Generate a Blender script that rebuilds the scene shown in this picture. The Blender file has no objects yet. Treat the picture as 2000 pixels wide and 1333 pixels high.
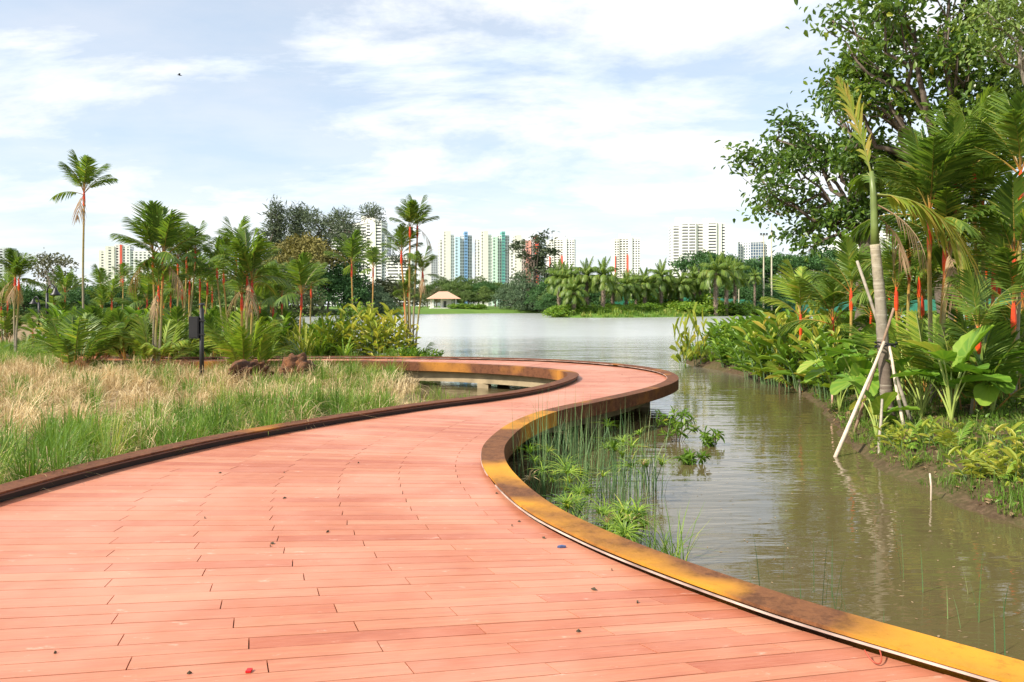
import bpy, math, random
import numpy as np
from mathutils import Vector, Matrix

SC = bpy.context.scene
COL = SC.collection
R = math.radians
PI = math.pi

# ------------------------------------------------------------------ camera
FPX, CX, HY, EYE = 1555.6, 1000.0, 600.0, 1.6      # focal length / centre / horizon row in photo pixels, eye height above deck
cam_d = bpy.data.cameras.new('camera')
cam = bpy.data.objects.new('camera', cam_d)
COL.objects.link(cam)
cam.location = (0, 0, EYE)
cam.rotation_euler = (R(90), 0, 0)
cam_d.lens = 28.0
cam_d.sensor_width = 36.0
cam_d.shift_y = -(666.5 - HY) / 2000.0
cam_d.clip_start = 0.05
cam_d.clip_end = 8000
SC.camera = cam

# ------------------------------------------------------------------ light
SUN_EL, SUN_AZ = R(40), R(238)       # azimuth clockwise from +Y: behind the camera, to the left
SUN_STRENGTH = 4.8
EXPOSURE = 0.55
w = bpy.data.worlds.new('World')
SC.world = w
w.use_nodes = True
nt = w.node_tree
nt.nodes.clear()
def wn(t, **k):
    n = nt.nodes.new(t)
    for a, b in k.items():
        setattr(n, a, b)
    return n
def wm(op, a, b=None, c=None):
    n = wn('ShaderNodeMath', operation=op)
    for i, x in enumerate((a, b, c)):
        if x is None:
            continue
        if isinstance(x, (int, float)):
            n.inputs[i].default_value = x
        else:
            nt.links.new(x, n.inputs[i])
    return n.outputs[0]
out = wn('ShaderNodeOutputWorld')
sky = wn('ShaderNodeTexSky', sky_type='NISHITA')
sky.sun_disc = False
sky.sun_elevation = SUN_EL
sky.sun_rotation = SUN_AZ
sky.air_density = 1.0
sky.dust_density = 1.6
sky.ozone_density = 0.3
bg1 = wn('ShaderNodeBackground')
bg1.inputs['Strength'].default_value = 0.14
nt.links.new(sky.outputs[0], bg1.inputs['Color'])
tc = wn('ShaderNodeTexCoord')
sep = wn('ShaderNodeSeparateXYZ')
nt.links.new(tc.outputs['Generated'], sep.inputs[0])
zz = wm('MAXIMUM', sep.outputs[2], 0.0)
den = wm('ADD', zz, 0.16)
px = wm('DIVIDE', sep.outputs[0], den)
py = wm('DIVIDE', sep.outputs[1], den)
cmb = wn('ShaderNodeCombineXYZ')
nt.links.new(px, cmb.inputs[0]); nt.links.new(py, cmb.inputs[1])
mp = wn('ShaderNodeMapping')
mp.inputs['Location'].default_value = (1.2, 2.9, 0)
mp.inputs['Rotation'].default_value = (0, 0, R(-14))
mp.inputs['Scale'].default_value = (0.72, 1.0, 1)
nt.links.new(cmb.outputs[0], mp.inputs[0])
n1 = wn('ShaderNodeTexNoise')
n1.inputs['Scale'].default_value = 1.35
n1.inputs['Detail'].default_value = 9
n1.inputs['Roughness'].default_value = 0.62
n1.inputs['Distortion'].default_value = 0.35
nt.links.new(mp.outputs[0], n1.inputs['Vector'])
ramp = wn('ShaderNodeValToRGB')                      # how much cloud: thin veil everywhere, thick in the bright heads
ramp.color_ramp.elements[0].position = 0.45
ramp.color_ramp.elements[0].color = (0.42, 0.42, 0.42, 1)
ramp.color_ramp.elements[1].position = 0.575
ramp.color_ramp.elements[1].color = (1, 1, 1, 1)
nt.links.new(n1.outputs['Fac'], ramp.inputs[0])
hz = wm('SUBTRACT', 1.0, wm('MULTIPLY', zz, 4.2))     # thicker veil towards the horizon
hz = wm('MAXIMUM', hz, 0.0)
fac = wm('MAXIMUM', ramp.outputs[0], wm('MULTIPLY', hz, 0.95))
fac = wm('MINIMUM', fac, 1.0)
n2 = wn('ShaderNodeTexNoise')
n2.inputs['Scale'].default_value = 2.3
n2.inputs['Detail'].default_value = 6
n2.inputs['Roughness'].default_value = 0.6
nt.links.new(mp.outputs[0], n2.inputs['Vector'])
ramp2 = wn('ShaderNodeValToRGB')
ramp2.color_ramp.elements[0].position = 0.36
ramp2.color_ramp.elements[0].color = (0.78, 0.87, 0.96, 1)
ramp2.color_ramp.elements[1].position = 0.62
ramp2.color_ramp.elements[1].color = (1.0, 1.0, 1.0, 1)
nt.links.new(n2.outputs['Fac'], ramp2.inputs[0])
bg2 = wn('ShaderNodeBackground')
bg2.inputs['Strength'].default_value = 0.82
nt.links.new(ramp2.outputs[0], bg2.inputs['Color'])
mx = wn('ShaderNodeMixShader')
nt.links.new(fac, mx.inputs[0])
nt.links.new(bg1.outputs[0], mx.inputs[1])
nt.links.new(bg2.outputs[0], mx.inputs[2])
nt.links.new(mx.outputs[0], out.inputs[0])

sun_d = bpy.data.lights.new('sun', 'SUN')
sun_d.energy = SUN_STRENGTH
sun_d.angle = R(2)
sun_d.color = (1.0, 0.92, 0.80)
sun = bpy.data.objects.new('sun', sun_d)
COL.objects.link(sun)
sd = Vector((math.sin(SUN_AZ) * math.cos(SUN_EL), math.cos(SUN_AZ) * math.cos(SUN_EL), math.sin(SUN_EL)))
sun.rotation_euler = sd.to_track_quat('Z', 'Y').to_euler()
sun.location = (0, 0, 60)
SC.view_settings.view_transform = 'Standard'
SC.view_settings.look = 'None'
SC.view_settings.exposure = EXPOSURE
SC.view_settings.gamma = 1
SC.view_settings.use_curve_mapping = False
SC.render.engine = 'CYCLES'
SC.cycles.use_denoising = True
SC.cycles.max_bounces = 6
SC.cycles.transparent_max_bounces = 8
SC.cycles.caustics_reflective = False
SC.cycles.caustics_refractive = False

# ------------------------------------------------------------------ helpers
def at(x, y, d):
    """photo pixel + distance -> world point"""
    return Vector(((x - CX) * d / FPX, d, EYE + (HY - y) * d / FPX))
def onz(x, y, z):
    """photo pixel on the level z -> world point"""
    d = FPX * (EYE - z) / (y - HY)
    return Vector(((x - CX) * d / FPX, d, z))

class MB:
    """collects geometry for ONE mesh object"""
    def __init__(s):
        s.V = []; s.L = []; s.S = []; s.A = []; s.U = []; s.M = []; s.n = 0
    def add(s, v, faces, var=0.5, mat=0, uv=None):
        v = np.asarray(v, dtype=np.float32).reshape(-1, 3)
        s.V.append(v)
        for f in faces:
            s.L.append(np.array(f, dtype=np.int32) + s.n)
        s.S.append(np.array([len(f) for f in faces], dtype=np.int32))
        s.M.append(np.full(len(faces), mat, dtype=np.int32))
        s.A.append(np.broadcast_to(np.asarray(var, dtype=np.float32), (len(v),)).copy())
        s.n += len(v)
        return s
    def batch(s, V, faces, var, mat=0):
        """V (N,k,3), the same faces for each, var (N,) or (N,k)"""
        V = np.asarray(V, dtype=np.float32)
        N, k, _ = V.shape
        if N == 0:
            return s
        s.V.append(V.reshape(-1, 3))
        tl = np.concatenate([np.array(f, dtype=np.int32) for f in faces])
        off = (np.arange(N, dtype=np.int32) * k)[:, None] + s.n
        s.L.append((off + tl[None, :]).reshape(-1))
        s.S.append(np.tile(np.array([len(f) for f in faces], dtype=np.int32), N))
        s.M.append(np.full(N * len(faces), mat, dtype=np.int32))
        a = np.asarray(var, dtype=np.float32)
        if a.ndim == 1:
            a = np.repeat(a[:, None], k, 1)
        s.A.append(a.reshape(-1))
        s.n += N * k
        return s
    def box(s, c, size, rz=0.0, var=0.5, mat=0):
        x, y, z = (q / 2 for q in size)
        v = np.array([(-x,-y,-z),(x,-y,-z),(x,y,-z),(-x,y,-z),(-x,-y,z),(x,-y,z),(x,y,z),(-x,y,z)])
        ca, sa = math.cos(rz), math.sin(rz)
        v = v @ np.array([[ca, sa, 0], [-sa, ca, 0], [0, 0, 1]]) + np.array(c)
        return s.add(v, [(3,2,1,0),(4,5,6,7),(0,1,5,4),(1,2,6,5),(2,3,7,6),(3,0,4,7)], var, mat)
    def tube(s, pts, rad, n=6, var=0.5, mat=0, cap=True):
        pts = np.asarray([tuple(p) for p in pts], dtype=float)
        k = len(pts)
        rad = np.broadcast_to(np.asarray(rad, dtype=float), (k,))
        var = np.broadcast_to(np.asarray(var, dtype=float), (k,))
        t = np.gradient(pts, axis=0)
        t /= np.linalg.norm(t, axis=1)[:, None] + 1e-9
        ref = np.array([0.0, 1.0, 0.0]) if abs(t[:, 1]).mean() < 0.8 else np.array([1.0, 0, 0])
        a = np.cross(t, ref); a /= np.linalg.norm(a, axis=1)[:, None] + 1e-9
        b = np.cross(t, a)
        th = np.arange(n) * 2 * PI / n
        v = pts[:, None, :] + rad[:, None, None] * (a[:, None, :] * np.cos(th)[None, :, None] + b[:, None, :] * np.sin(th)[None, :, None])
        f = []
        for i in range(k - 1):
            for j in range(n):
                j2 = (j + 1) % n
                f.append((i*n+j, i*n+j2, (i+1)*n+j2, (i+1)*n+j))
        if cap:
            f.append(tuple(range(n))[::-1]); f.append(tuple((k-1)*n + j for j in range(n)))
        return s.add(v.reshape(-1, 3), f, np.repeat(var, n), mat)
    def lathe(s, prof, n=12, c=(0, 0, 0), var=0.5, mat=0):
        th = np.arange(n) * 2 * PI / n
        v = [(c[0] + r*math.cos(a), c[1] + r*math.sin(a), c[2] + z) for r, z in prof for a in th]
        f = []
        for i in range(len(prof) - 1):
            for j in range(n):
                j2 = (j+1) % n
                f.append((i*n+j, i*n+j2, (i+1)*n+j2, (i+1)*n+j))
        f.append(tuple(range(n))[::-1]); f.append(tuple((len(prof)-1)*n + j for j in range(n)))
        return s.add(v, f, var, mat)
    def mesh(s, name, mats, smooth=False):
        me = bpy.data.meshes.new(name)
        if s.n:
            V = np.concatenate(s.V); L = np.concatenate(s.L); S = np.concatenate(s.S)
            me.vertices.add(len(V)); me.vertices.foreach_set('co', V.ravel())
            me.loops.add(len(L)); me.loops.foreach_set('vertex_index', L)
            me.polygons.add(len(S))
            st = np.zeros(len(S), dtype=np.int32); st[1:] = np.cumsum(S)[:-1]
            me.polygons.foreach_set('loop_start', st)
            me.polygons.foreach_set('material_index', np.concatenate(s.M))
            me.polygons.foreach_set('use_smooth', np.full(len(S), smooth))
            me.update(calc_edges=True)
            a = me.attributes.new('var', 'FLOAT', 'POINT')
            a.data.foreach_set('value', np.concatenate(s.A))
        for m in (mats if isinstance(mats, (list, tuple)) else [mats]):
            me.materials.append(m)
        return me
    def build(s, name, mats, parent=None, smooth=False, **t):
        return link(name, s.mesh(name, mats, smooth), parent, **t)

def link(name, data, parent=None, loc=None, rot=None, scale=None, **t):
    o = bpy.data.objects.new(name, data)
    COL.objects.link(o)
    if parent is not None:
        o.parent = parent
    if loc is not None: o.location = loc
    if rot is not None: o.rotation_euler = rot
    if scale is not None: o.scale = scale if isinstance(scale, (tuple, list)) else (scale,)*3
    for k, v in t.items():
        o[k] = v
    return o
def thing(name, label, category, loc=(0, 0, 0), rz=0.0, scale=None, group=None):
    o = link(name, None, None, loc, (0, 0, rz), scale, label=label, category=category)
    o.empty_display_size = 0.2
    if group: o['group'] = group
    return o

# ------------------------------------------------------------------ materials
def mat(name):
    m = bpy.data.materials.new(name)
    m.use_nodes = True
    t = m.node_tree
    return m, t, t.nodes['Principled BSDF']
def nd(t, typ, ins=None, **k):
    n = t.nodes.new(typ)
    for a, b in k.items(): setattr(n, a, b)
    for a, b in (ins or {}).items():
        if hasattr(b, 'is_linked'): t.links.new(b, n.inputs[a])
        else: n.inputs[a].default_value = b
    return n
def rmp(t, src, stops, interp='LINEAR'):
    n = t.nodes.new('ShaderNodeValToRGB')
    n.color_ramp.interpolation = interp
    e = n.color_ramp.elements
    while len(e) < len(stops): e.new(0.5)
    for q, (p, c) in zip(e, stops):
        q.position = p
        q.color = (c, c, c, 1) if isinstance(c, (int, float)) else (*c, 1)
    t.links.new(src, n.inputs[0])
    return n.outputs[0]
def noise(t, scale, detail=4, rough=0.55, vec=None, dist=0.0, dims=None):
    n = t.nodes.new('ShaderNodeTexNoise')
    n.inputs['Scale'].default_value = scale; n.inputs['Detail'].default_value = detail
    n.inputs['Roughness'].default_value = rough; n.inputs['Distortion'].default_value = dist
    if vec is None:
        vec = t.nodes.new('ShaderNodeNewGeometry').outputs['Position']
    t.links.new(vec, n.inputs['Vector'])
    return n.outputs['Fac']
def mapv(t, vec, scale=(1, 1, 1), loc=(0, 0, 0), rot=(0, 0, 0)):
    n = nd(t, 'ShaderNodeMapping', {'Scale': scale, 'Location': loc, 'Rotation': rot})
    t.links.new(vec, n.inputs[0])
    return n.outputs[0]
def mixc(t, fac, a, b, mode='MIX'):
    n = t.nodes.new('ShaderNodeMix'); n.data_type = 'RGBA'; n.blend_type = mode
    for i, x in ((0, fac), (6, a), (7, b)):
        if hasattr(x, 'is_linked'): t.links.new(x, n.inputs[i])
        elif i == 0: n.inputs[0].default_value = x
        else: n.inputs[i].default_value = (*x, 1)
    return n.outputs[2]
def attr(t, name='var'):
    n = t.nodes.new('ShaderNodeAttribute'); n.attribute_name = name
    return n.outputs['Fac']
def bump(t, p, h, strength, dist=0.02):
    n = nd(t, 'ShaderNodeBump', {'Strength': strength, 'Distance': dist})
    t.links.new(h, n.inputs['Height']); t.links.new(n.outputs[0], p.inputs['Normal'])
def pos(t):
    return t.nodes.new('ShaderNodeNewGeometry').outputs['Position']
def plain(name, c, rough=0.6, metal=0.0, vary=0.12, scale=6.0):
    m, t, p = mat(name)
    f = noise(t, scale, 3)
    col = rmp(t, f, [(0.3, tuple(x*(1-vary) for x in c)), (0.7, tuple(min(1, x*(1+vary)) for x in c))])
    t.links.new(col, p.inputs['Base Color'])
    p.inputs['Roughness'].default_value = rough; p.inputs['Metallic'].default_value = metal
    return m
def leafm(name, stops, rough=0.5, trans=0.3, objvar=0.25, spec=0.4, tint=(1.25, 1.3, 0.6)):
    """leaf colour runs along the 'var' attribute; each copy shifts a little"""
    m, t, p = mat(name)
    v = attr(t)
    oi = t.nodes.new('ShaderNodeObjectInfo')
    sh = nd(t, 'ShaderNodeMath', {0: oi.outputs['Random'], 1: objvar, 2: -objvar/2}, operation='MULTIPLY_ADD')
    ad = nd(t, 'ShaderNodeMath', {0: v, 1: sh.outputs[0]}, operation='ADD')
    col = rmp(t, ad.outputs[0], stops)
    t.links.new(col, p.inputs['Base Color'])
    p.inputs['Roughness'].default_value = rough
    p.inputs['Specular IOR Level'].default_value = spec
    if trans > 0:
        tr = t.nodes.new('ShaderNodeBsdfTranslucent')
        tint_c = mixc(t, 1.0, col, tint, 'MULTIPLY')
        t.links.new(tint_c, tr.inputs['Color'])
        ms = t.nodes.new('ShaderNodeMixShader'); ms.inputs[0].default_value = trans
        t.links.new(p.outputs[0], ms.inputs[1]); t.links.new(tr.outputs[0], ms.inputs[2])
        t.links.new(ms.outputs[0], t.nodes['Material Output'].inputs[0])
    return m

# leaves
M_PALM = leafm('palm_leaf', [(0.0, (0.060, 0.120, 0.024)), (0.4, (0.125, 0.210, 0.036)), (0.75, (0.22, 0.30, 0.05)), (1.0, (0.40, 0.36, 0.07))], 0.42, 0.40)
M_PALMY = leafm('young_palm_leaf', [(0.0, (0.11, 0.20, 0.025)), (0.5, (0.24, 0.34, 0.045)), (0.85, (0.38, 0.40, 0.06)), (1.0, (0.50, 0.38, 0.10))], 0.42, 0.35)
M_DEAD = leafm('dry_leaf', [(0.0, (0.22, 0.13, 0.07)), (1.0, (0.45, 0.33, 0.20))], 0.8, 0.2, 0.3, 0.2)
M_TREE = leafm('tree_leaf', [(0.0, (0.042, 0.095, 0.020)), (0.45, (0.095, 0.175, 0.030)), (0.8, (0.18, 0.27, 0.035)), (1.0, (0.36, 0.37, 0.05))], 0.32, 0.38, 0.15, 0.5)
M_FAR = leafm('distant_leaf', [(0.0, (0.065, 0.105, 0.032)), (0.5, (0.105, 0.17, 0.042)), (1.0, (0.18, 0.25, 0.06))], 0.6, 0.15, 0.35, 0.3)
M_FARD = leafm('dark_distant_leaf', [(0.0, (0.028, 0.075, 0.024)), (0.5, (0.050, 0.125, 0.032)), (1.0, (0.085, 0.18, 0.045))], 0.6, 0.15, 0.2, 0.3)
M_CASU = leafm('casuarina_needle', [(0.0, (0.055, 0.080, 0.045)), (0.5, (0.095, 0.125, 0.068)), (1.0, (0.15, 0.18, 0.10))], 0.7, 0.15, 0.15, 0.2, (1.1, 1.1, 0.8))
M_BLUE = leafm('grey_green_leaf', [(0.0, (0.060, 0.100, 0.055)), (0.5, (0.10, 0.16, 0.08)), (1.0, (0.16, 0.23, 0.11))], 0.6, 0.12, 0.15, 0.3, (1.1, 1.1, 0.8))
M_GOLD = leafm('golden_leaf', [(0.0, (0.11, 0.10, 0.03)), (0.5, (0.20, 0.18, 0.055)), (1.0, (0.30, 0.26, 0.08))], 0.7, 0.15, 0.1, 0.2)
M_SHRUB = leafm('shrub_leaf', [(0.0, (0.07, 0.15, 0.015)), (0.5, (0.15, 0.27, 0.028)), (0.85, (0.28, 0.40, 0.045)), (1.0, (0.46, 0.46, 0.07))], 0.45, 0.35, 0.3)
M_YEL = leafm('yellow_leaf', [(0.0, (0.16, 0.24, 0.03)), (0.5, (0.34, 0.38, 0.05)), (1.0, (0.60, 0.50, 0.10))], 0.5, 0.35, 0.3)
M_EAR = leafm('elephant_ear_leaf', [(0.0, (0.07, 0.17, 0.022)), (0.5, (0.13, 0.27, 0.03)), (0.9, (0.26, 0.38, 0.05)), (1.0, (0.48, 0.46, 0.10))], 0.35, 0.35, 0.3)
M_GRASS = leafm('grass_blade', [(0.0, (0.07, 0.14, 0.02)), (0.5, (0.14, 0.25, 0.035)), (0.85, (0.26, 0.35, 0.06)), (1.0, (0.38, 0.38, 0.10))], 0.5, 0.35, 0.0, 0.3)
M_STRAW = leafm('dry_grass_blade', [(0.0, (0.28, 0.19, 0.09)), (0.5, (0.56, 0.42, 0.22)), (1.0, (0.78, 0.64, 0.38))], 0.7, 0.25, 0.0, 0.2, (1.1, 1.0, 0.8))
M_REED = leafm('reed_stem', [(0.0, (0.05, 0.12, 0.05)), (0.5, (0.11, 0.20, 0.08)), (0.85, (0.20, 0.28, 0.11)), (1.0, (0.36, 0.34, 0.16))], 0.5, 0.2, 0.0, 0.3)
# stems
M_RED = leafm('red_crownshaft', [(0.0, (0.55, 0.035, 0.012)), (0.5, (0.70, 0.075, 0.015)), (1.0, (0.75, 0.22, 0.03))], 0.35, 0.0, 0.3)
M_STEM = leafm('palm_stem', [(0.0, (0.23, 0.20, 0.16)), (0.35, (0.27, 0.23, 0.15)), (0.6, (0.28, 0.24, 0.07)), (0.85, (0.40, 0.22, 0.05)), (1.0, (0.46, 0.14, 0.035))], 0.5, 0.0, 0.2)
M_BARK = plain('bark', (0.13, 0.10, 0.075), 0.9, vary=0.4, scale=9)
M_BARKL = plain('pale_bark', (0.30, 0.26, 0.20), 0.9, vary=0.3, scale=9)
# ------------------------------------------------------------------ terrain and water
ZW = -0.55
def sdist(poly, X, Y):
    """signed distance to a closed polygon, positive inside"""
    P = np.asarray(poly, dtype=float)
    sh = X.shape
    x, y = X.ravel(), Y.ravel()
    best = np.full(x.shape, 1e18); ins = np.zeros(x.shape, bool)
    for i in range(len(P)):
        a, b = P[i], P[(i+1) % len(P)]
        e = b - a
        t = np.clip(((x-a[0])*e[0] + (y-a[1])*e[1]) / (e @ e + 1e-12), 0, 1)
        best = np.minimum(best, (x-a[0]-t*e[0])**2 + (y-a[1]-t*e[1])**2)
        c = ((a[1] > y) != (b[1] > y))
        with np.errstate(divide='ignore', invalid='ignore'):
            xi = e[0]*(y-a[1])/(e[1] if abs(e[1]) > 1e-12 else 1e-12) + a[0]
        ins ^= c & (x < xi)
    d = np.sqrt(best)
    return np.where(ins, d, -d).reshape(sh)
def lump(X, Y, s, a):
    return a*(np.sin(X*s*1.3+0.7)*np.cos(Y*s*1.1+1.9) + 0.6*np.sin(X*s*2.7+Y*s*1.9) + 0.35*np.cos(X*s*5.1-Y*s*4.3))

LEFT = [(-1.25,12.7),(-1.35,15),(-2.0,18.3),(-2.6,20.6),(-2.7,24),(-2.4,26.8),(-3.2,29.5),(-6,31.5),(-9.5,33.5),(-13,37.5),(-17,45),(-24,62),(-40,95),(-75,150),
        (-110,205),(-420,215),(-420,-60),(-3,-60),(-2.6,-5),(-2.4,2),(-2.0,8)]
RIGHT = [(4.92,7.75),(4.85,9.2),(4.95,11.0),(5.45,13.2),(6.5,16.6),(7.4,20.8),(7.3,23.6),(7.0,26.8),(6.55,29.6),(6.75,31.4),(7.9,33.5),(11,37),(16,41),(26,44),(60,46),(140,40),(140,-40),(14,-40),(9,0),(6.6,4.6),(5.4,6.7)]
FAR = [(-90,196),(-58,197),(-38,200),(-27,236),(-7,266),(10,277),(16,262),(10.5,205),(8.2,163),(14,158),(24,160),(32,166),(48,184),(64,205),(100,218),(300,226),(3000,300),(3200,5000),(-3200,5000),(-3000,210),(-420,205)]
def hL(X, Y):
    s = sdist(LEFT, X, Y)
    top = -0.22 + lump(X, Y, 0.55, 0.05) + np.clip((Y-26)/60, 0, 1)*0.25
    return np.where(s > 0, ZW + (top-ZW)*(1-np.exp(-s/0.7)), ZW + s*0.35)
def hR(X, Y):
    s = sdist(RIGHT, X, Y)
    s = s + lump(X, Y, 3.1, 0.07) + lump(X+5, Y, 7.3, 0.03)
    top = 0.10 + lump(X, Y, 0.6, 0.05) + np.clip((s-1)/10, 0, 1)*0.25
    return np.where(s > 0, ZW + (top-ZW)*(1-np.exp(-s/1.15)), ZW + s*0.5)
def hF(X, Y):
    s = sdist(FAR, X, Y)
    top = 0.9 + np.clip(s/150, 0, 1)*1.2
    return np.where(s > 0, ZW + (top-ZW)*(1-np.exp(-s/5.0)), ZW + s*0.25)
def h1(fn, x, y):
    return float(fn(np.array([float(x)]), np.array([float(y)]))[0])

def heightfield(name, fn, xs, ys, material, smin=-2.0):
    X, Y = np.meshgrid(xs, ys)
    Z = fn(X, Y)
    nx, ny = len(xs), len(ys)
    idx = np.arange(nx*ny).reshape(ny, nx)
    q = np.stack([idx[:-1,:-1], idx[:-1,1:], idx[1:,1:], idx[1:,:-1]], -1).reshape(-1, 4)
    keep = (Z.ravel()[q].max(1) > ZW + smin)
    q = q[keep]
    me = bpy.data.meshes.new(name)
    used, inv = np.unique(q, return_inverse=True)
    V = np.stack([X.ravel(), Y.ravel(), Z.ravel()], -1)[used].astype(np.float32)
    q = inv.reshape(-1, 4).astype(np.int32)
    me.vertices.add(len(V)); me.vertices.foreach_set('co', V.ravel())
    me.loops.add(q.size); me.loops.foreach_set('vertex_index', q.ravel())
    me.polygons.add(len(q)); me.polygons.foreach_set('loop_start', np.arange(len(q), dtype=np.int32)*4)
    me.polygons.foreach_set('use_smooth', np.ones(len(q), bool))
    me.update(calc_edges=True)
    me.materials.append(material)
    return link(name, me, kind='structure')

def soil(name, a, b, c, s1=0.8, s2=14):
    m, t, p = mat(name)
    f1 = noise(t, s1, 6, 0.6); f2 = noise(t, s2, 5, 0.65)
    col = mixc(t, rmp(t, f1, [(0.40, 0.0), (0.60, 1.0)]), a, b)
    col = mixc(t, rmp(t, f2, [(0.45, 0.0), (0.68, 0.8)]), col, c)
    t.links.new(col, p.inputs['Base Color'])
    p.inputs['Roughness'].default_value = 0.95
    p.inputs['Specular IOR Level'].default_value = 0.15
    bump(t, p, f2, 0.8, 0.04)
    return m
M_SOILL = soil('dry_soil', (0.24, 0.17, 0.10), (0.30, 0.22, 0.13), (0.16, 0.13, 0.05))
M_SOILR = soil('bank_soil', (0.070, 0.044, 0.026), (0.075, 0.070, 0.026), (0.15, 0.10, 0.06))
M_LAWN = soil('lawn', (0.10, 0.19, 0.03), (0.13, 0.22, 0.035), (0.09, 0.15, 0.03), 0.06, 0.8)
M_BED = soil('lake_bed', (0.10, 0.08, 0.04), (0.12, 0.09, 0.05), (0.08, 0.07, 0.03))

def spaced(a, b, fine, n):
    return np.linspace(a, b, n) if not fine else np.unique(np.concatenate([np.linspace(a, b, n), np.arange(fine[0], fine[1], fine[2])]))
heightfield('left_ground', hL, spaced(-420, 3, (-24, 0.5, 0.3), 60), spaced(-60, 215, (2, 40, 0.3), 60), M_SOILL)
heightfield('right_ground', hR, spaced(4, 140, (4, 20, 0.25), 60), spaced(-40, 48, (3, 45, 0.25), 40), M_SOILR)
heightfield('far_ground', hF, np.unique(np.concatenate([np.linspace(-3000, 3000, 60), np.arange(-100, 160, 3.0)])),
            np.unique(np.concatenate([np.linspace(150, 4500, 40), np.arange(150, 300, 3.0)])), M_LAWN)
b = MB()
b.add([(-6000,-6000,-3),(6000,-6000,-3),(6000,6000,-3),(-6000,6000,-3)], [(0,1,2,3)])
b.build('ground', M_BED, kind='structure')

def water_material():
    m, t, p = mat('lake_water')
    P = pos(t)
    f = noise(t, 0.10, 3, 0.5)
    col = mixc(t, f, (0.112, 0.084, 0.036), (0.096, 0.080, 0.037))
    sx = nd(t, 'ShaderNodeSeparateXYZ'); t.links.new(P, sx.inputs[0])
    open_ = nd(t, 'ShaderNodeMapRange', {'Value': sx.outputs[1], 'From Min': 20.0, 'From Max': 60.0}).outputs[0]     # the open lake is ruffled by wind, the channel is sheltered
    col = mixc(t, open_, col, (0.44, 0.46, 0.44))  # bright sky reflection on the open lake painted in as a paler body colour
    t.links.new(col, p.inputs['Base Color'])
    ro = nd(t, 'ShaderNodeMapRange', {'Value': open_, 'To Min': 0.03, 'To Max': 0.20}).outputs[0]
    t.links.new(ro, p.inputs['Roughness'])
    p.inputs['IOR'].default_value = 1.50
    p.inputs['Specular IOR Level'].default_value = 0.5
    a = noise(t, 1.0, 3, 0.5, mapv(t, P, (0.9, 4.2, 1)), 0.4)
    c = noise(t, 1.0, 2, 0.5, mapv(t, P, (0.35, 1.0, 1), rot=(0, 0, R(8))), 0.6)
    e = noise(t, 1.0, 2, 0.5, mapv(t, P, (5.0, 11.0, 1), rot=(0, 0, R(-6))), 0.2)
    calm = rmp(t, noise(t, 0.22, 2, 0.5), [(0.38, 0.35), (0.62, 1.0)])
    s1 = nd(t, 'ShaderNodeMath', {0: c, 1: 1.6, 2: a}, operation='MULTIPLY_ADD').outputs[0]
    s2 = nd(t, 'ShaderNodeMath', {0: e, 1: 0.16, 2: s1}, operation='MULTIPLY_ADD').outputs[0]
    s3 = nd(t, 'ShaderNodeMath', {0: s2, 1: calm}, operation='MULTIPLY').outputs[0]
    s4 = nd(t, 'ShaderNodeMath', {0: s3, 1: nd(t, 'ShaderNodeMath', {0: open_, 1: 0.6, 2: 1.0}, operation='MULTIPLY_ADD').outputs[0]}, operation='MULTIPLY').outputs[0]
    bump(t, p, s4, 0.42, 0.045)
    return m
M_WATER = water_material()
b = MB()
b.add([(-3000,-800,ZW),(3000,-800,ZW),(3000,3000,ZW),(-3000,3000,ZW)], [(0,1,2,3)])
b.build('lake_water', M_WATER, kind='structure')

# ------------------------------------------------------------------ boardwalk
CTRL = [  # (edge towards the lake, edge towards the grass): one deck row each
 ((6.3,-1.6),(-3.2,-5.6)), ((5.0,0.3),(-3.6,-3.2)), ((4.0,1.35),(-3.95,-1.5)), ((3.1,2.25),(-4.2,-0.05)), ((2.42,2.93),(-4.35,1.1)),
 ((1.95,3.40),(-4.42,1.95)), ((1.50,3.86),(-4.46,2.75)), ((1.216,4.20),(-4.46,3.35)), ((0.775,4.82),(-4.43,4.3)), ((0.434,5.40),(-4.37,5.15)), ((0.084,6.19),(-4.24,6.2)),
 ((-0.21,7.43),(-3.96,7.55)), ((-0.29,8.38),(-3.52,8.85)), ((-0.24,9.2),(-2.98,9.95)), ((0.02,10.55),(-2.2,11.2)), ((0.50,11.8),(-1.32,12.42)),
 ((1.17,12.85),(-0.55,13.25)), ((1.86,13.88),(0.10,14.1)), ((2.45,14.85),(0.62,15.0)), ((2.95,15.85),(1.03,16.0)), ((3.30,16.8),(1.30,16.9)), ((3.48,17.75),(1.44,17.65)),
 ((3.53,18.7),(1.46,18.2)), ((3.42,19.65),(1.38,18.65)), ((3.05,20.8),(1.17,19.15)), ((2.32,21.95),(0.78,19.75)), ((1.40,22.9),(0.20,20.35)), ((0.15,23.65),(-0.60,20.95)),
 ((-1.55,24.15),(-1.75,21.6)), ((-3.1,24.4),(-3.1,22.0)), ((-4.6,24.6),(-4.5,22.3)), ((-6.0,24.6),(-5.9,22.4)), ((-7.4,24.5),(-7.3,22.35)), ((-8.7,24.3),(-8.6,22.15)), ((-9.8,24.2),(-10.1,22.1)), ((-10.8,24.5),(-11.7,22.6)),
 ((-11.6,25.2),(-13.0,23.7)), ((-12.1,26.2),(-13.9,25.2)), ((-12.4,27.4),(-14.4,26.9)), ((-12.6,29),(-14.7,28.8)), ((-12.9,32),(-15.0,32)), ((-13.4,36),(-15.5,36.2))]
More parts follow.
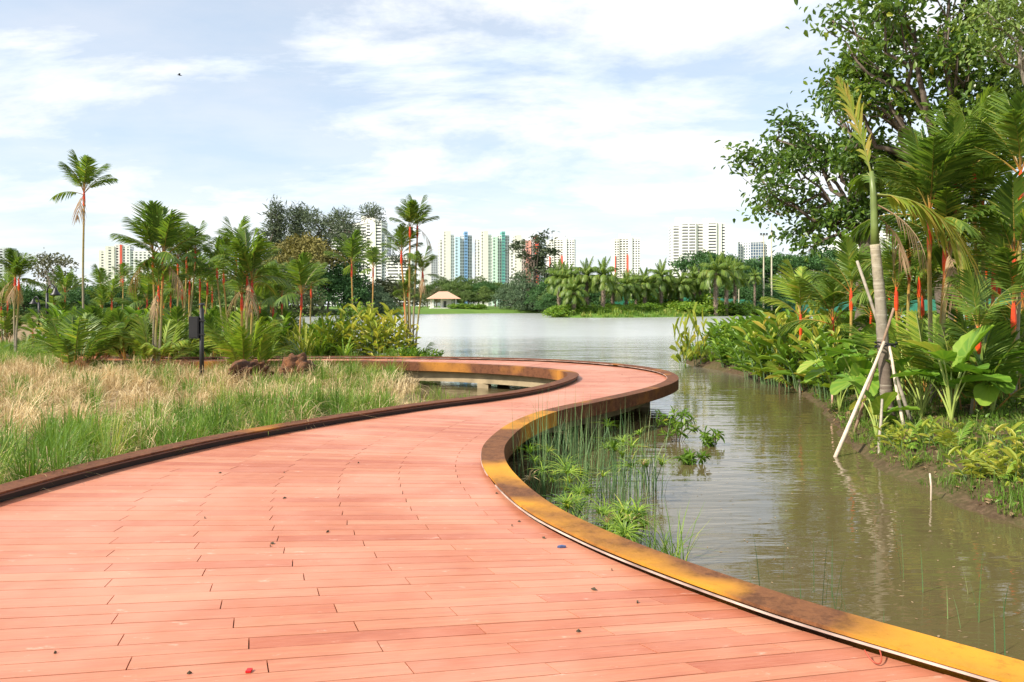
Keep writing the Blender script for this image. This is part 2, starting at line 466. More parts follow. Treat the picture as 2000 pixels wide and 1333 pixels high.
def catmull(P, k=24):
    P = np.asarray(P, float)
    Q = np.vstack([2*P[0]-P[1], P, 2*P[-1]-P[-2]])
    o = []
    for i in range(1, len(Q)-2):
        t = np.linspace(0, 1, k, endpoint=False)[:, None]
        a, b_, c, d = Q[i-1], Q[i], Q[i+1], Q[i+2]
        o.append(0.5*((2*b_) + (c-a)*t + (2*a-5*b_+4*c-d)*t**2 + (3*b_-a-3*c+d)*t**3))
    o.append(P[-1:])
    return np.vstack(o)
ER = catmull([c[0] for c in CTRL]); EL = catmull([c[1] for c in CTRL])
def smooth_curve(E, n):
    for _ in range(n):
        E[1:-1] = 0.25*E[:-2] + 0.5*E[1:-1] + 0.25*E[2:]
    return E
ER = smooth_curve(ER, 60); EL = smooth_curve(EL, 60)
mid = (ER+EL)/2
# rows of even width measured where the row is about two thirds out (planks are cut to the fan)
seg = 0.5*np.linalg.norm(np.diff(ER, axis=0), axis=1) + 0.5*np.linalg.norm(np.diff(EL, axis=0), axis=1)
arc = np.concatenate([[0], np.cumsum(seg)])
PW = 0.145
nrow = int(arc[-1]/PW)
sr = np.linspace(0, arc[-1], nrow+1)
RR = np.stack([np.interp(sr, arc, ER[:, i]) for i in (0, 1)], -1)
RL = np.stack([np.interp(sr, arc, EL[:, i]) for i in (0, 1)], -1)

def deck_material():
    m, t, p = mat('salmon_deck_board')
    uv = t.nodes.new('ShaderNodeUVMap').outputs[0]
    v = attr(t)
    base = rmp(t, v, [(0.0, (0.34, 0.086, 0.034)), (0.35, (0.41, 0.134, 0.060)), (0.7, (0.45, 0.168, 0.080)), (1.0, (0.49, 0.215, 0.114))])
    gr = noise(t, 1.0, 5, 0.6, mapv(t, uv, (1.6, 34, 1)))
    col = mixc(t, rmp(t, gr, [(0.35, 0.0), (0.72, 0.62)]), base, (0.34, 0.085, 0.045))
    g2 = noise(t, 1.0, 6, 0.75, mapv(t, uv, (5, 150, 1)))
    col = mixc(t, rmp(t, g2, [(0.42, 0.0), (0.66, 0.5)]), col, (0.60, 0.26, 0.17))
    g3 = noise(t, 1.0, 5, 0.7, mapv(t, uv, (2.2, 9, 1), (9, 1, 0)))
    col = mixc(t, rmp(t, g3, [(0.52, 0.0), (0.68, 0.45)]), col, (0.30, 0.095, 0.055))
    big = noise(t, 0.55, 4, 0.6)
    col = mixc(t, rmp(t, big, [(0.42, 0.0), (0.66, 0.62)]), col, (0.62, 0.30, 0.205))
    sc = noise(t, 7.0, 5, 0.7, mapv(t, uv, (0.7, 1.6, 1)))
    col = mixc(t, rmp(t, sc, [(0.63, 0.0), (0.76, 0.7)]), col, (0.80, 0.58, 0.47))
    ch = noise(t, 3.0, 3, 0.6, mapv(t, uv, (1.0, 2.0, 1), (5, 3, 0)))
    col = mixc(t, rmp(t, ch, [(0.70, 0.0), (0.82, 0.5)]), col, (0.55, 0.15, 0.05))
    t.links.new(col, p.inputs['Base Color'])
    p.inputs['Roughness'].default_value = 0.50
    p.inputs['Specular IOR Level'].default_value = 0.5
    bump(t, p, gr, 0.22, 0.004)
    return m
M_DECK = deck_material()
def rust(name, dark, mid_, hot, amount):
    m, t, p = mat(name)
    P = pos(t)
    f1 = noise(t, 0.62, 2, 0.45, P, 0.5)
    f2 = noise(t, 34, 8, 0.8, P)
    f3 = noise(t, 3.0, 4, 0.6, P)
    s = nd(t, 'ShaderNodeMath', {0: f3, 1: 0.16, 2: f1}, operation='MULTIPLY_ADD').outputs[0]
    col = mixc(t, rmp(t, f2, [(0.35, 0.0), (0.7, 1.0)]), dark, mid_)
    f4 = noise(t, 9, 7, 0.78, P)
    col = mixc(t, rmp(t, f4, [(0.48, 0.0), (0.62, 0.75)]), col, tuple(q*0.45 for q in dark))
    col = mixc(t, rmp(t, s, [(0.55-amount, 0.0), (0.66-amount, 0.6), (0.76-amount, 1.0)]), col, hot)
    t.links.new(col, p.inputs['Base Color'])
    col = mixc(t, rmp(t, f4, [(0.56, 0.0), (0.66, 0.4)]), col, dark)
    t.links.new(col, p.inputs['Base Color'])
    p.inputs['Roughness'].default_value = 0.8
    p.inputs['Specular IOR Level'].default_value = 0.25
    bump(t, p, f2, 0.5, 0.006)
    return m
M_RUST = rust('weathered_steel', (0.105, 0.040, 0.020), (0.20, 0.078, 0.034), (0.50, 0.21, 0.03), -0.10)
M_RUSTH = rust('fresh_orange_rust_steel', (0.13, 0.052, 0.022), (0.23, 0.095, 0.036), (0.70, 0.32, 0.022), 0.03)
M_CONC = plain('concrete', (0.33, 0.26, 0.16), 0.9, vary=0.25, scale=3)
M_JOIST = plain('dark_steel', (0.05, 0.04, 0.035), 0.8)
M_STRIP = plain('white_plastic_strip', (0.46, 0.35, 0.30), 0.5, vary=0.6, scale=3.5)
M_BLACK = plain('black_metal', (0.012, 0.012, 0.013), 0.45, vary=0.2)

rng = random.Random(5)
walk = thing('boardwalk', 'salmon pink timber boardwalk winding in an S over the water between rusty steel kerbs', 'boardwalk', (0, 0, 0))
JSTEP = 0.56
JN = 6
planks = []
def plank_geo(a0, a1, b0, b1, z):
    """quad a0-a1 (near row line) / b0-b1 (far row line) as a board 28 mm thick"""
    t = [(*a0, z), (*a1, z), (*b1, z), (*b0, z)]
    return t + [(x, y, z-0.028) for x, y, _ in t]
BF = [(0,1,2,3),(0,4,5,1),(1,5,6,2),(2,6,7,3),(3,7,4,0)]
for i in range(nrow):
    r0, r1, l0, l1 = RR[i], RR[i+1], RL[i], RL[i+1]
    W0 = np.linalg.norm(l0-r0); W = W0
    cuts = [0.0]
    k0 = 0.30 + (0 if i % 2 else JSTEP)
    c = k0
    for _ in range(JN//2):
        if c < W - 0.5:
            cuts.append(c)
        c += 2*JSTEP
    cuts.append(W)
    d0 = (r1-r0); d1 = (l1-l0)
    for j in range(len(cuts)-1):
        ua, ub = cuts[j]/W, cuts[j+1]/W
        g = 0.0030/W
        ua2 = ua + (g if j else 0.0); ub2 = ub - (g if j < len(cuts)-2 else 0.0)
        def P(u, s):
            lo = r0 + (l0-r0)*u; hi = r1 + (l1-r1)*u
            e = hi-lo; n = np.linalg.norm(e)+1e-9
            gg = min(0.0034/n, 0.2)
            return lo + e*(gg if s == 0 else 1-gg)
        z = rng.uniform(-0.0012, 0.0012)
        geo = plank_geo(P(ua2, 0), P(ub2, 0), P(ua2, 1), P(ub2, 1), z)
        mp_ = (P(ua2, 0)+P(ub2, 1))/2
        vis = mp_[1] > 2.6 and abs(mp_[0]) < mp_[1]*0.72
        area = np.linalg.norm(P(ub2, 0)-P(ua2, 0))/max(mp_[1], 0.5)**2
        planks.append((geo, rng.gauss(0.5, 0.30), (cuts[j+1]-cuts[j]), area if vis else -1, (rng.uniform(0, 50), rng.uniform(0, 50))))
def plank_mesh(name, items):
    me = bpy.data.meshes.new(name)
    V = []; F = []; A = []; UV = []
    for geo, var, ln, _, (ou, ov) in items:
        n = len(V)
        V += geo
        F += [tuple(q+n for q in f) for f in BF]
        A += [min(1, max(0, var))]*8
        cu = [(ou, ov), (ou+ln, ov), (ou+ln, ov+PW), (ou, ov+PW)]*2
        for f in BF: UV += [cu[q] for q in f]
    me.from_pydata(V, [], F)
    me.attributes.new('var', 'FLOAT', 'POINT').data.foreach_set('value', np.array(A, dtype=np.float32))
    u = me.uv_layers.new(name='UVMap')
    u.data.foreach_set('uv', np.array(UV, dtype=np.float32).ravel())
    me.materials.append(M_DECK)
    return me
planks.sort(key=lambda p: -p[3])
for it in planks[:298]:
    link('plank', plank_mesh('plank', [it]), walk)
o = link('deck_boards', plank_mesh('deck_boards', planks[298:]), walk, kind='stuff')

# joists under the boards, piers and cross beams
def sweep(name, E, prof, i0, i1, material, side, parent, smooth=False, closed=True, jig=None):
    """prof = [(out, z)] swept along the edge polyline; side +1 = outwards to the right of travel"""
    P = E[i0:i1+1]
    t = np.gradient(P, axis=0); t /= np.linalg.norm(t, axis=1)[:, None]+1e-9
    nrm = np.stack([t[:, 1], -t[:, 0]], -1)*side
    k = len(prof); V = []
    for q in range(len(P)):
        dz = jig(i0+q) if jig else (0, 0)
        for o_, z in prof:
            xy = P[q] + nrm[q]*(o_+dz[0])
            V.append((xy[0], xy[1], z+dz[1]))
    F = []
    for q in range(len(P)-1):
        for j in range(k if closed else k-1):
            j2 = (j+1) % k
            f = (q*k+j, q*k+j2, (q+1)*k+j2, (q+1)*k+j)
            F.append(f if side > 0 else f[::-1])
    if closed:
        e0 = tuple(range(k)); e1 = tuple((len(P)-1)*k+j for j in range(k))
        F.append(e0[::-1] if side > 0 else e0); F.append(e1 if side > 0 else e1[::-1])
    m = MB(); m.add(V, F)
    return m.build(name, material, parent, smooth)
def resample(E, step):
    s = np.concatenate([[0], np.cumsum(np.linalg.norm(np.diff(E, axis=0), axis=1))])
    n = max(2, int(s[-1]/step)+1)
    q = np.linspace(0, s[-1], n)
    return np.stack([np.interp(q, s, E[:, i]) for i in (0, 1)], -1), q
KR, sR = resample(ER, 0.10)
KL, sL = resample(EL, 0.10)
KP = [(-0.035,0.090),(-0.035,0.108),(0.205,0.108),(0.205,-0.135),(0.193,-0.135),(0.193,0.096),(0.122,0.096),(0.122,-0.06),(0.110,-0.06),(0.110,0.096),(-0.023,0.096),(-0.023,0.090)]
KPR = [(o_, z-0.034 if z > 0 else z) for o_, z in KP]
KP = [(o_, z-0.014 if z > 0 else z) for o_, z in KP]
def kerb_run(E, side, plate):
    n = len(E)-1; i = 0; k = 0
    while i < n:
        j = min(n, i+plate+rng.choice((-3, 0, 2, 4)))
        if n-j < 8: j = n
        sub = E[i:j+1].copy()
        d = sub[-1]-sub[-2]; sub[-1] = sub[-2] + d*(1-0.004/(np.linalg.norm(d)+1e-9))
        sweep('kerb_plate', sub, KPR if side > 0 else KP, 0, len(sub)-1, M_RUSTH if side > 0 and sub[0][1] < 11 and sub[0][0] > -3 else M_RUST, side, walk)
        i = j
kerb_run(KR, 1, 30)
kerb_run(KL, -1, 30)
# the white strip that hangs under the lip of the kerbs
def wavy(seed, amp):
    r = random.Random(seed); ph = [r.uniform(0, 6) for _ in range(3)]
    def f(i):
        s = i*0.1
        return (amp*0.5*math.sin(s*1.1+ph[0]) - amp*0.3, -abs(amp*0.7*math.sin(s*0.8+ph[1]))*max(0, math.sin(s*0.37+ph[2])))
    return f
SP = [(-0.041,0.042),(-0.041,0.052),(-0.033,0.052),(-0.033,0.042)]
nr = len(KR)-1
for i0, i1 in ((0, 62), (64, 108), (112, 150), (196, 260), (262, nr)):
    sweep('light_strip', KR, SP, i0, min(i1, nr), M_STRIP, 1, walk, jig=wavy(3, 0.016))
SPL = [(-0.044,0.064),(-0.044,0.074),(-0.037,0.074),(-0.037,0.064)]
sweep('light_strip', KL, SPL, 0, len(KL)-1, plain('brown_plastic_strip', (0.12, 0.065, 0.05), 0.5), -1, walk, jig=wavy(8, 0.012))
sweep('kerb_shade_strip', KL, [(0.004, -0.03), (0.004, 0.078), (0.016, 0.078), (0.016, -0.03)], 0, len(KL)-1, M_BLACK, -1, walk)  # added black strip that paints the shade under the left kerb's lip
# edge beams under both sides, set in
BP = [(-0.28,-0.42),(-0.28,-0.16),(0.02,-0.16),(0.02,-0.42)]
sweep('edge_beam', KR, [(o_-0.45, z) for o_, z in BP], 0, len(KR)-1, M_CONC, 1, walk)
sweep('edge_beam', KL, BP, 0, len(KL)-1, M_CONC, -1, walk)
b = MB()
for i in range(0, nrow, 6):
    a, c = RR[i], RL[i]
    v = (c-a)/np.linalg.norm(c-a)
    a2, c2 = a+v*0.02, c-v*0.02
    n_ = np.array([-v[1], v[0]])*0.04
    V = [(*(q+s*n_), z) for z in (-0.155, -0.032) for q, s in ((a2,-1),(c2,-1),(c2,1),(a2,1))]
    b.add(V, [(3,2,1,0),(4,5,6,7),(0,1,5,4),(1,2,6,5),(2,3,7,6),(3,0,4,7)])
b.build('joists', M_JOIST, walk, kind='stuff')
for i in range(6, nrow, 22):
    a, c = RR[i], RL[i]
    v = (c-a)/np.linalg.norm(c-a)
    for q in (a+v*0.58, c-v*0.13):
        p_ = MB(); p_.box((q[0], q[1], -1.5), (0.30, 0.30, 2.16), math.atan2(v[1], v[0]))
        p_.build('pier', M_CONC, walk)
# ------------------------------------------------------------------ foliage generators
def unit(v):
    return v/(np.linalg.norm(v, axis=-1, keepdims=True)+1e-9)
LEAF6 = np.array([(0,0,0),(0.33,0.5,0.10),(0.72,0.36,0.05),(1,0,-0.16),(0.72,-0.36,0.05),(0.33,-0.5,0.10)])   # pointed oval leaf, folded along the midrib
LEAF6F = [(0,1,2,3),(0,3,4,5)]
LEAF4 = np.array([(0,0,0),(0.45,0.5,0.08),(1,0,-0.12),(0.5,-0.5,0.08)])
LEAF4F = [(0,1,2,3)]
def leaves(mb, P, A, N, L, Wd, var, tpl=LEAF4, faces=LEAF4F, matidx=0):
    """one leaf at each P: A = direction of the midrib, N = rough normal"""
    A = unit(A); B = unit(np.cross(N, A)); C = np.cross(A, B)
    V = (P[:, None, :] + tpl[None, :, 0, None]*A[:, None, :]*L[:, None, None]
         + tpl[None, :, 1, None]*B[:, None, :]*Wd[:, None, None] + tpl[None, :, 2, None]*C[:, None, :]*L[:, None, None])
    mb.batch(V, faces, var, matidx)
def crown(mb, g, lobes, clumps, per, size, spread, flat=0.6, aspect=0.6, droop=0.2, tpl=LEAF4, faces=LEAF4F):
    """lobes: (centre, radii). clumps of leaves sit on the lobes' shells"""
    ctr = np.array([l[0] for l in lobes], float); rad = np.array([l[1] for l in lobes], float)
    wgt = (rad[:, 0]*rad[:, 2]+rad[:, 0]*rad[:, 1]); wgt /= wgt.sum()
    pick = g.choice(len(lobes), clumps, p=wgt)
    u = unit(g.normal(size=(clumps, 3))); u[:, 2] = np.where(u[:, 2] < -0.35, -u[:, 2]*0.6, u[:, 2])
    r = 0.62 + 0.42*g.random(clumps)**0.6
    C = ctr[pick] + u*rad[pick]*r[:, None]
    cv = g.normal(0.5, 0.17, clumps)
    n = clumps*per
    P = np.repeat(C, per, 0) + g.normal(size=(n, 3))*spread*np.array([1, 1, 0.65])
    out = np.repeat(u, per, 0)
    A = out*0.6 + g.normal(size=(n, 3))*0.8; A[:, 2] -= droop
    N = out*0.5 + g.normal(size=(n, 3))*0.45; N[:, 2] += flat
    L = size*(0.6+0.8*g.random(n))
    leaves(mb, P, A, N, L, L*aspect, np.repeat(cv, per) + g.normal(0, 0.10, n), tpl, faces)
def limb(mb, a, c, r0, r1, g, k=5, wob=0.06, n=5):
    a = np.array(a, float); c = np.array(c, float)
    t = np.linspace(0, 1, k)[:, None]
    P = a + (c-a)*t
    P[1:-1] += g.normal(size=(k-2, 3))*wob*np.linalg.norm(c-a)
    P[:, 2] += (np.sin(t[:, 0]*PI)*0.05*np.linalg.norm(c-a))
    mb.tube(P, np.linspace(r0, r1, k), n)
    return P

TREES = {}
def tree_kind(key, seed, trunk_h, lobes, clumps, per, size, spread, leafmat, bark=None, trunk_r=0.25, flat=0.6, aspect=0.6, droop=0.2, branches=True, tpl=LEAF4, faces=LEAF4F):
    g = np.random.default_rng(seed)
    t = MB()
    top = np.array([0, 0, trunk_h])
    limb(t, (0, 0, -0.6), top, trunk_r, trunk_r*0.7, g, 5, 0.02, 7)
    if branches:
        for c, r_ in lobes:
            limb(t, top*g.uniform(0.55, 1.0), np.array(c)+np.array([0, 0, 0.2*r_[2]]), trunk_r*0.5, trunk_r*0.1, g, 5, 0.08)
    c = MB()
    crown(c, g, lobes, clumps, per, size, spread, flat, aspect, droop, tpl, faces)
    TREES[key] = (t.mesh(key+'_trunk', bark or M_BARK), c.mesh(key+'_crown', leafmat))
def plant_tree(key, name, label, loc, scale=1.0, rz=0.0, group=None, cat='tree', crown_mat=None):
    t = thing(name, label, cat, loc, rz, scale, group)
    link('trunk', TREES[key][0], t); link('crown', TREES[key][1], t)
    return t
def rlobes(seed, n, R_, H, z0, r0, r1, squash=0.8):
    g = np.random.default_rng(seed); L = []
    for i in range(n):
        a = i*2.4 + g.uniform(-0.4, 0.4); q = math.sqrt((i+0.4)/n)
        z = z0 + H*(1-q**2)*g.uniform(0.7, 1.0) + g.uniform(-0.1, 0.1)*H
        r = g.uniform(r0, r1)
        L.append(((R_*q*math.cos(a), R_*q*math.sin(a), z), (r, r, r*squash)))
    return L
for k in range(4):                                                   # broadleaf trees about 12 m tall
    tree_kind('broad%d' % k, 20+k, 5, rlobes(30+k, 15, 4.2, 6.6, 2.6, 1.5, 2.5), 620, 10, 0.44, 0.34, M_FAR)
for k in range(2):
    tree_kind('dark%d' % k, 40+k, 5, rlobes(50+k, 17, 4.4, 6.8, 1.9, 1.7, 2.6, 0.9), 680, 10, 0.44, 0.34, M_FARD)
for k in range(2):                                                   # umbrella shaped rain trees, 13 m
    tree_kind('umbrella%d' % k, 60+k, 7, rlobes(70+k, 16, 7.5, 3.2, 7.6, 1.9, 2.8, 0.45), 640, 10, 0.46, 0.36, M_FARD if k else M_FAR, flat=1.2)
g0 = np.random.default_rng(3)
tree_kind('casuarina0', 81, 19, [((g0.normal()*2.2*(1-z/26), g0.normal()*2.2*(1-z/26), z), (2.3*(1.15-z/28), 2.3*(1.15-z/28), 2.4)) for z in np.linspace(4, 21.5, 17)], 620, 11, 1.15, 0.62, M_CASU, trunk_r=0.32, aspect=0.16, droop=-0.35, flat=0.1)
tree_kind('casuarina1', 82, 17, [((g0.normal()*3.0, g0.normal()*3.0, z), (1.7, 1.7, 1.7)) for z in np.linspace(9, 20.5, 15)], 330, 10, 1.1, 0.5, M_CASU, trunk_r=0.3, aspect=0.15, droop=-0.35, flat=0.1)
tree_kind('sparse0', 83, 12, [((g0.normal()*1.6, g0.normal()*1.6, z), (1.1, 1.1, 1.3)) for z in np.linspace(7, 17.5, 12)], 130, 10, 0.85, 0.42, M_CASU, trunk_r=0.22, aspect=0.35, droop=0.0)
tree_kind('dome', 84, 3.2, rlobes(85, 15, 4.2, 3.4, 5.4, 1.5, 2.0, 0.8), 460, 10, 0.42, 0.35, M_GOLD, M_BARKL, 0.30)
tree_kind('olive', 86, 3.2, rlobes(87, 17, 4.0, 5.4, 1.6, 1.5, 2.2, 0.9), 700, 10, 0.34, 0.32, leafm('olive_leaf', [(0, (0.07, 0.085, 0.035)), (1, (0.16, 0.18, 0.07))], 0.7, 0.15, 0.1), M_BARKL, 0.25)
tree_kind('mound', 88, 2.0, rlobes(89, 26, 7.2, 6.5, 1.6, 1.8, 3.0, 0.95) + rlobes(90, 12, 7.4, 0.2, 0.8, 1.4, 2.0, 0.9), 1250, 10, 0.46, 0.38, M_BLUE, trunk_r=0.3, aspect=0.5)
tree_kind('airy', 91, 5.5, rlobes(92, 12, 3.0, 3.4, 6.0, 0.8, 1.2, 0.7), 120, 8, 0.42, 0.42, leafm('airy_leaf', [(0, (0.07, 0.08, 0.045)), (1, (0.16, 0.17, 0.09))], 0.7, 0.15, 0.1), M_BARKL, 0.16)
for k in range(3):                                                   # shore shrubs about 3 m
    tree_kind('bush%d' % k, 95+k, 0.6, rlobes(98+k, 9, 1.6, 1.5, 0.5, 0.6, 1.0, 0.85), 150, 9, 0.34, 0.26, M_SHRUB, trunk_r=0.06)
tree_kind('grown', 101, 0.5, rlobes(102, 9, 1.6, 1.7, 0.3, 0.6, 1.0, 0.9), 150, 9, 0.30, 0.24, M_FAR, trunk_r=0.06)

# palm fronds: rachis arching from elevation e0 to e1, leaflets on both sides
def frond_mesh(name, seed, length, e0, e1, n, ll, lw, vee, petiole, mats, droop=0.25, fwd=0.62, var=0.45, dv=0.12, rr=0.012, torn=0.0, seg=3):
    g = np.random.default_rng(seed)
    k = 9
    t = np.linspace(0, 1, k)
    el = R(e0) + (R(e1)-R(e0))*t**1.35
    d = np.stack([np.cos(el), np.zeros(k), np.sin(el)], -1)
    P = np.vstack([[0, 0, 0], np.cumsum((d[:-1]+d[1:])/2*length/(k-1), 0)])
    P[:, 1] += np.sin(t*2+g.uniform(0, 3))*0.03*length*t
    m = MB()
    m.tube(P, np.linspace(rr, rr*0.25, k), 4, np.linspace(0.3, 1, k), 1)
    s = np.linspace(petiole, 0.985, n)
    base = np.stack([np.interp(s, t, P[:, i]) for i in range(3)], -1)
    tan = unit(np.stack([np.interp(s, t, d[:, i]) for i in range(3)], -1))
    upv = unit(np.cross(tan, np.array([[0, 1.0, 0]]))); upv = -upv
    prof = np.sin(np.clip((s-petiole)/(1-petiole), 0, 1)*PI*0.80+0.42)
    for sd_ in (-1, 1):
        side = np.array([[0, 1.0, 0]])*sd_
        f = (fwd + 0.55*(s[:, None]-petiole))
        dr = unit(tan*f + side*(1-0.45*s[:, None]) + upv*vee + g.normal(size=(n, 3))*0.07)
        L = ll*prof*(0.88+0.24*g.random(n))
        ok = g.random(n) > torn
        st = np.linspace(0, 1, seg+1)
        rows = []
        for q in st:
            c = base + dr*(L*q)[:, None]
            c[:, 2] -= droop*L*q**2.2
            wdt = lw*(0.55+1.0*math.sin(PI*min(1, q*0.85+0.12)))*0.5*(1-q**4)
            perp = unit(np.cross(dr, upv))
            if q < 1:
                rows += [c-perp*wdt, c+perp*wdt]
            else:
                rows.append(c)
        V = np.stack(rows, 1)[ok]
        F = [(2*i, 2*i+1, 2*i+3, 2*i+2) for i in range(seg-1)] + [(2*seg-2, 2*seg-1, 2*seg)]
        vv = np.clip(g.normal(var, dv, n)[ok], 0, 1)
        m.batch(V, F, vv)
    return m.mesh(name, mats)
M_RACH = leafm('frond_rib', [(0.0, (0.45, 0.10, 0.02)), (0.5, (0.28, 0.20, 0.04)), (1.0, (0.14, 0.20, 0.03))], 0.5, 0.0, 0.2)
M_RACHG = leafm('green_frond_rib', [(0.0, (0.22, 0.22, 0.05)), (1.0, (0.16, 0.22, 0.04))], 0.5, 0.0, 0.2)

# ------------------------------------------------------------------ far shore: tower blocks
M_WHITE = plain('white_render', (0.80, 0.79, 0.77), 0.8, vary=0.03, scale=0.2)
M_CREAM = plain('cream_render', (0.76, 0.735, 0.67), 0.8, vary=0.03, scale=0.2)
M_GREYW = plain('grey_render', (0.52, 0.54, 0.57), 0.8, vary=0.05, scale=0.2)
M_PALEB = plain('pale_blue_render', (0.55, 0.72, 0.84), 0.8, vary=0.03, scale=0.2)
M_BLUEP = plain('blue_paint', (0.20, 0.38, 0.64), 0.6, vary=0.05, scale=0.2)
M_PALEG = plain('pale_green_render', (0.60, 0.80, 0.66), 0.8, vary=0.03, scale=0.2)
M_TEAL = plain('teal_paint', (0.14, 0.42, 0.36), 0.6, vary=0.05, scale=0.2)
M_PINK = plain('coral_render', (0.80, 0.36, 0.30), 0.8, vary=0.03, scale=0.2)
M_REDP = plain('red_paint', (0.70, 0.10, 0.06), 0.6, vary=0.05, scale=0.2)
M_GLASS = plain('dark_window_glass', (0.055, 0.058, 0.065), 0.25, vary=0.3, scale=0.5)
M_GLASSB = plain('blue_window_glass', (0.08, 0.13, 0.20), 0.2, vary=0.4, scale=0.5)
def tower(name, label, d, xc, rz, blocks, group=None, ybase=606):
    """blocks in photo pixels: x0, x1, ytop, forward offset (m), depth (m), wall material, storey px (0 = blank), band share, pier columns"""
    s = d/FPX
    base = at(xc, ybase, d)
    t = thing(name, label, 'building', base, rz, None, group)
    for (x0, x1, yt, off, dep, wm_, st, share, piers, glass) in blocks:
        W, H = (x1-x0)*s, (ybase-yt)*s
        X0 = (x0-xc)*s
        if not st:
            m = MB(); m.box((X0+W/2, -off+dep/2, H/2), (W, dep, H)); m.build('wall', wm_, t)
            continue
        m = MB(); m.box((X0+W/2, -off+dep/2, H/2), (W-0.5, dep-0.5, H-0.4)); m.build('window_glazing', glass, t)
        sh = st*s; n = int(H/sh)
        m = MB()
        z = H
        m.box((X0+W/2, -off+dep/2, H-0.25*sh), (W, dep, 0.5*sh))
        for i in range(1, n+1):
            z = H - i*sh
            if z - sh*share/2 < 0: break
            m.box((X0+W/2, -off+dep/2, z), (W-0.02, dep-0.02, sh*share))
        m.build('storey_bands', wm_, t, kind='stuff')
        for (u0, u1) in piers:
            m = MB(); m.box((X0+W*(u0+u1)/2, -off+0.30+0.03, H/2), (W*(u1-u0), 0.7, H)); m.build('pier', wm_, t)
    return t
def cols(n, gap=0.5):
    """n windows across -> n+1 piers"""
    w_ = 1.0/n
    return [(max(0, i*w_-w_*gap/2), min(1, i*w_+w_*gap/2)) for i in range(n+1)]
def slab_trio(x, dy, tint, strong, label):
    q = lambda a: x + a
    tower('apartment_tower', label, 720, q(33), R(8), [
        (q(0), q(9.5), 467+dy, 0, 14, M_WHITE, 6, 0.45, cols(1, 0.7), M_GLASS),
        (q(9.5), q(14), 452+dy, 2, 14, M_CREAM, 6, 0.55, cols(1, 0.5), M_GLASS),
        (q(14), q(23), 452+dy, 2.4, 14, M_CREAM, 0, 0, [], M_GLASS),
        (q(23), q(31), 459+dy, 1, 14, M_WHITE, 6, 0.5, cols(2, 0.6), M_GLASS),
        (q(31), q(41), 463+dy, 4, 14, tint, 6, 0.55, [(0, 0.18), (0.5, 1)], M_GLASS),
        (q(41), q(49.5), 459+dy, 1, 14, M_WHITE, 6, 0.4, cols(2, 0.55), M_GLASS),
        (q(49.5), q(56), 453+dy, 3, 14, strong, 6, 0.55, [(0, 0.12), (0.88, 1)], M_GLASSB),
        (q(56), q(65), 460+dy, 1, 14, M_GREYW, 6, 0.4, cols(2, 0.55), M_GLASS)], 'white apartment towers with coloured columns across the lake')
slab_trio(857, 0, M_PALEB, M_BLUEP, 'white apartment tower with pale blue and deep blue columns')
slab_trio(930, 0, M_PALEG, M_TEAL, 'white apartment tower with pale green and teal columns')
slab_trio(995, 8, M_PINK, M_REDP, 'white apartment tower with coral pink columns behind the thin dark tree')
def head_block(x, dy, label):
    q = lambda a: x + a
    tower('apartment_block', label, 900, q(30), R(-10), [
        (q(0), q(6), 470+dy, 0, 16, M_WHITE, 0, 0, [], M_GLASS),
        (q(6), q(16), 468+dy, 1, 16, M_CREAM, 4.8, 0.5, cols(2, 0.35), M_GLASS),
        (q(7), q(9), 502+dy, 2.2, 1, M_REDP, 0, 0, [], M_GLASS),
        (q(14), q(37), 459+dy, -3, 10, M_WHITE, 14, 0.6, cols(4, 0.6), M_GLASS),
        (q(16), q(34), 467+dy, 0, 16, M_CREAM, 4.8, 0.5, cols(3, 0.3), M_GLASS),
        (q(30), q(33.5), 500+dy, 2.2, 1, M_REDP, 0, 0, [], M_GLASS),
        (q(34), q(41), 465+dy, 2, 16, M_WHITE, 0, 0, [], M_GLASS),
        (q(41), q(56), 467+dy, 1, 16, M_WHITE, 4.8, 0.45, cols(3, 0.4), M_GLASS)], 'white blocks with red panels across the lake')
head_block(1066, 0, 'white apartment block with red panels left of the gap, beside the thin dark tree')
head_block(1194, -2, 'white apartment block with red panels standing alone in the middle of the skyline')
tower('wide_apartment_tower', 'widest cream apartment tower with long balconies and two roof heads', 750, 1363, R(-6), [
    (1311, 1331, 439, 0, 18, M_WHITE, 5.8, 0.55, [(0, 0.25), (0.78, 1)], M_GLASS),
    (1331, 1359, 436, 3, 18, M_WHITE, 5.8, 0.55, [(0, 0.05), (0.45, 0.53), (0.95, 1)], M_GLASS),
    (1322, 1352, 424, -4, 10, M_CREAM, 0, 0, [], M_GLASS),
    (1359, 1378, 436, 1, 18, M_CREAM, 5.8, 0.55, [(0, 0.2), (0.7, 1)], M_GLASS),
    (1376, 1395, 426, -4, 10, M_CREAM, 0, 0, [], M_GLASS),
    (1378, 1398, 435, 3.5, 18, M_WHITE, 5.8, 0.55, [(0, 0.22), (0.94, 1)], M_GLASS),
    (1398, 1408, 436, 2, 18, M_CREAM, 0, 0, [], M_GLASS),
    (1408, 1415, 437, 1, 18, M_WHITE, 5.8, 0.55, [(0, 0.1), (0.9, 1)], M_GLASS)])
tower('office_tower', 'blue grey glass tower with slatted crown right of the widest tower', 760, 1470, R(-14), [
    (1443, 1452, 470, 0, 16, M_WHITE, 5.5, 0.3, cols(2, 0.5), M_GLASSB),
    (1448, 1488, 461, -3, 12, M_GREYW, 40, 0.1, cols(16, 0.45), M_GLASSB),
    (1452, 1466, 473, 2, 16, M_WHITE, 5.5, 0.4, cols(3, 0.5), M_GLASSB),
    (1466, 1490, 472, 3, 16, M_GREYW, 5.5, 0.2, cols(5, 0.25), M_GLASSB),
    (1490, 1498, 477, 0, 16, M_WHITE, 5.5, 0.4, cols(2, 0.5), M_GLASS)])
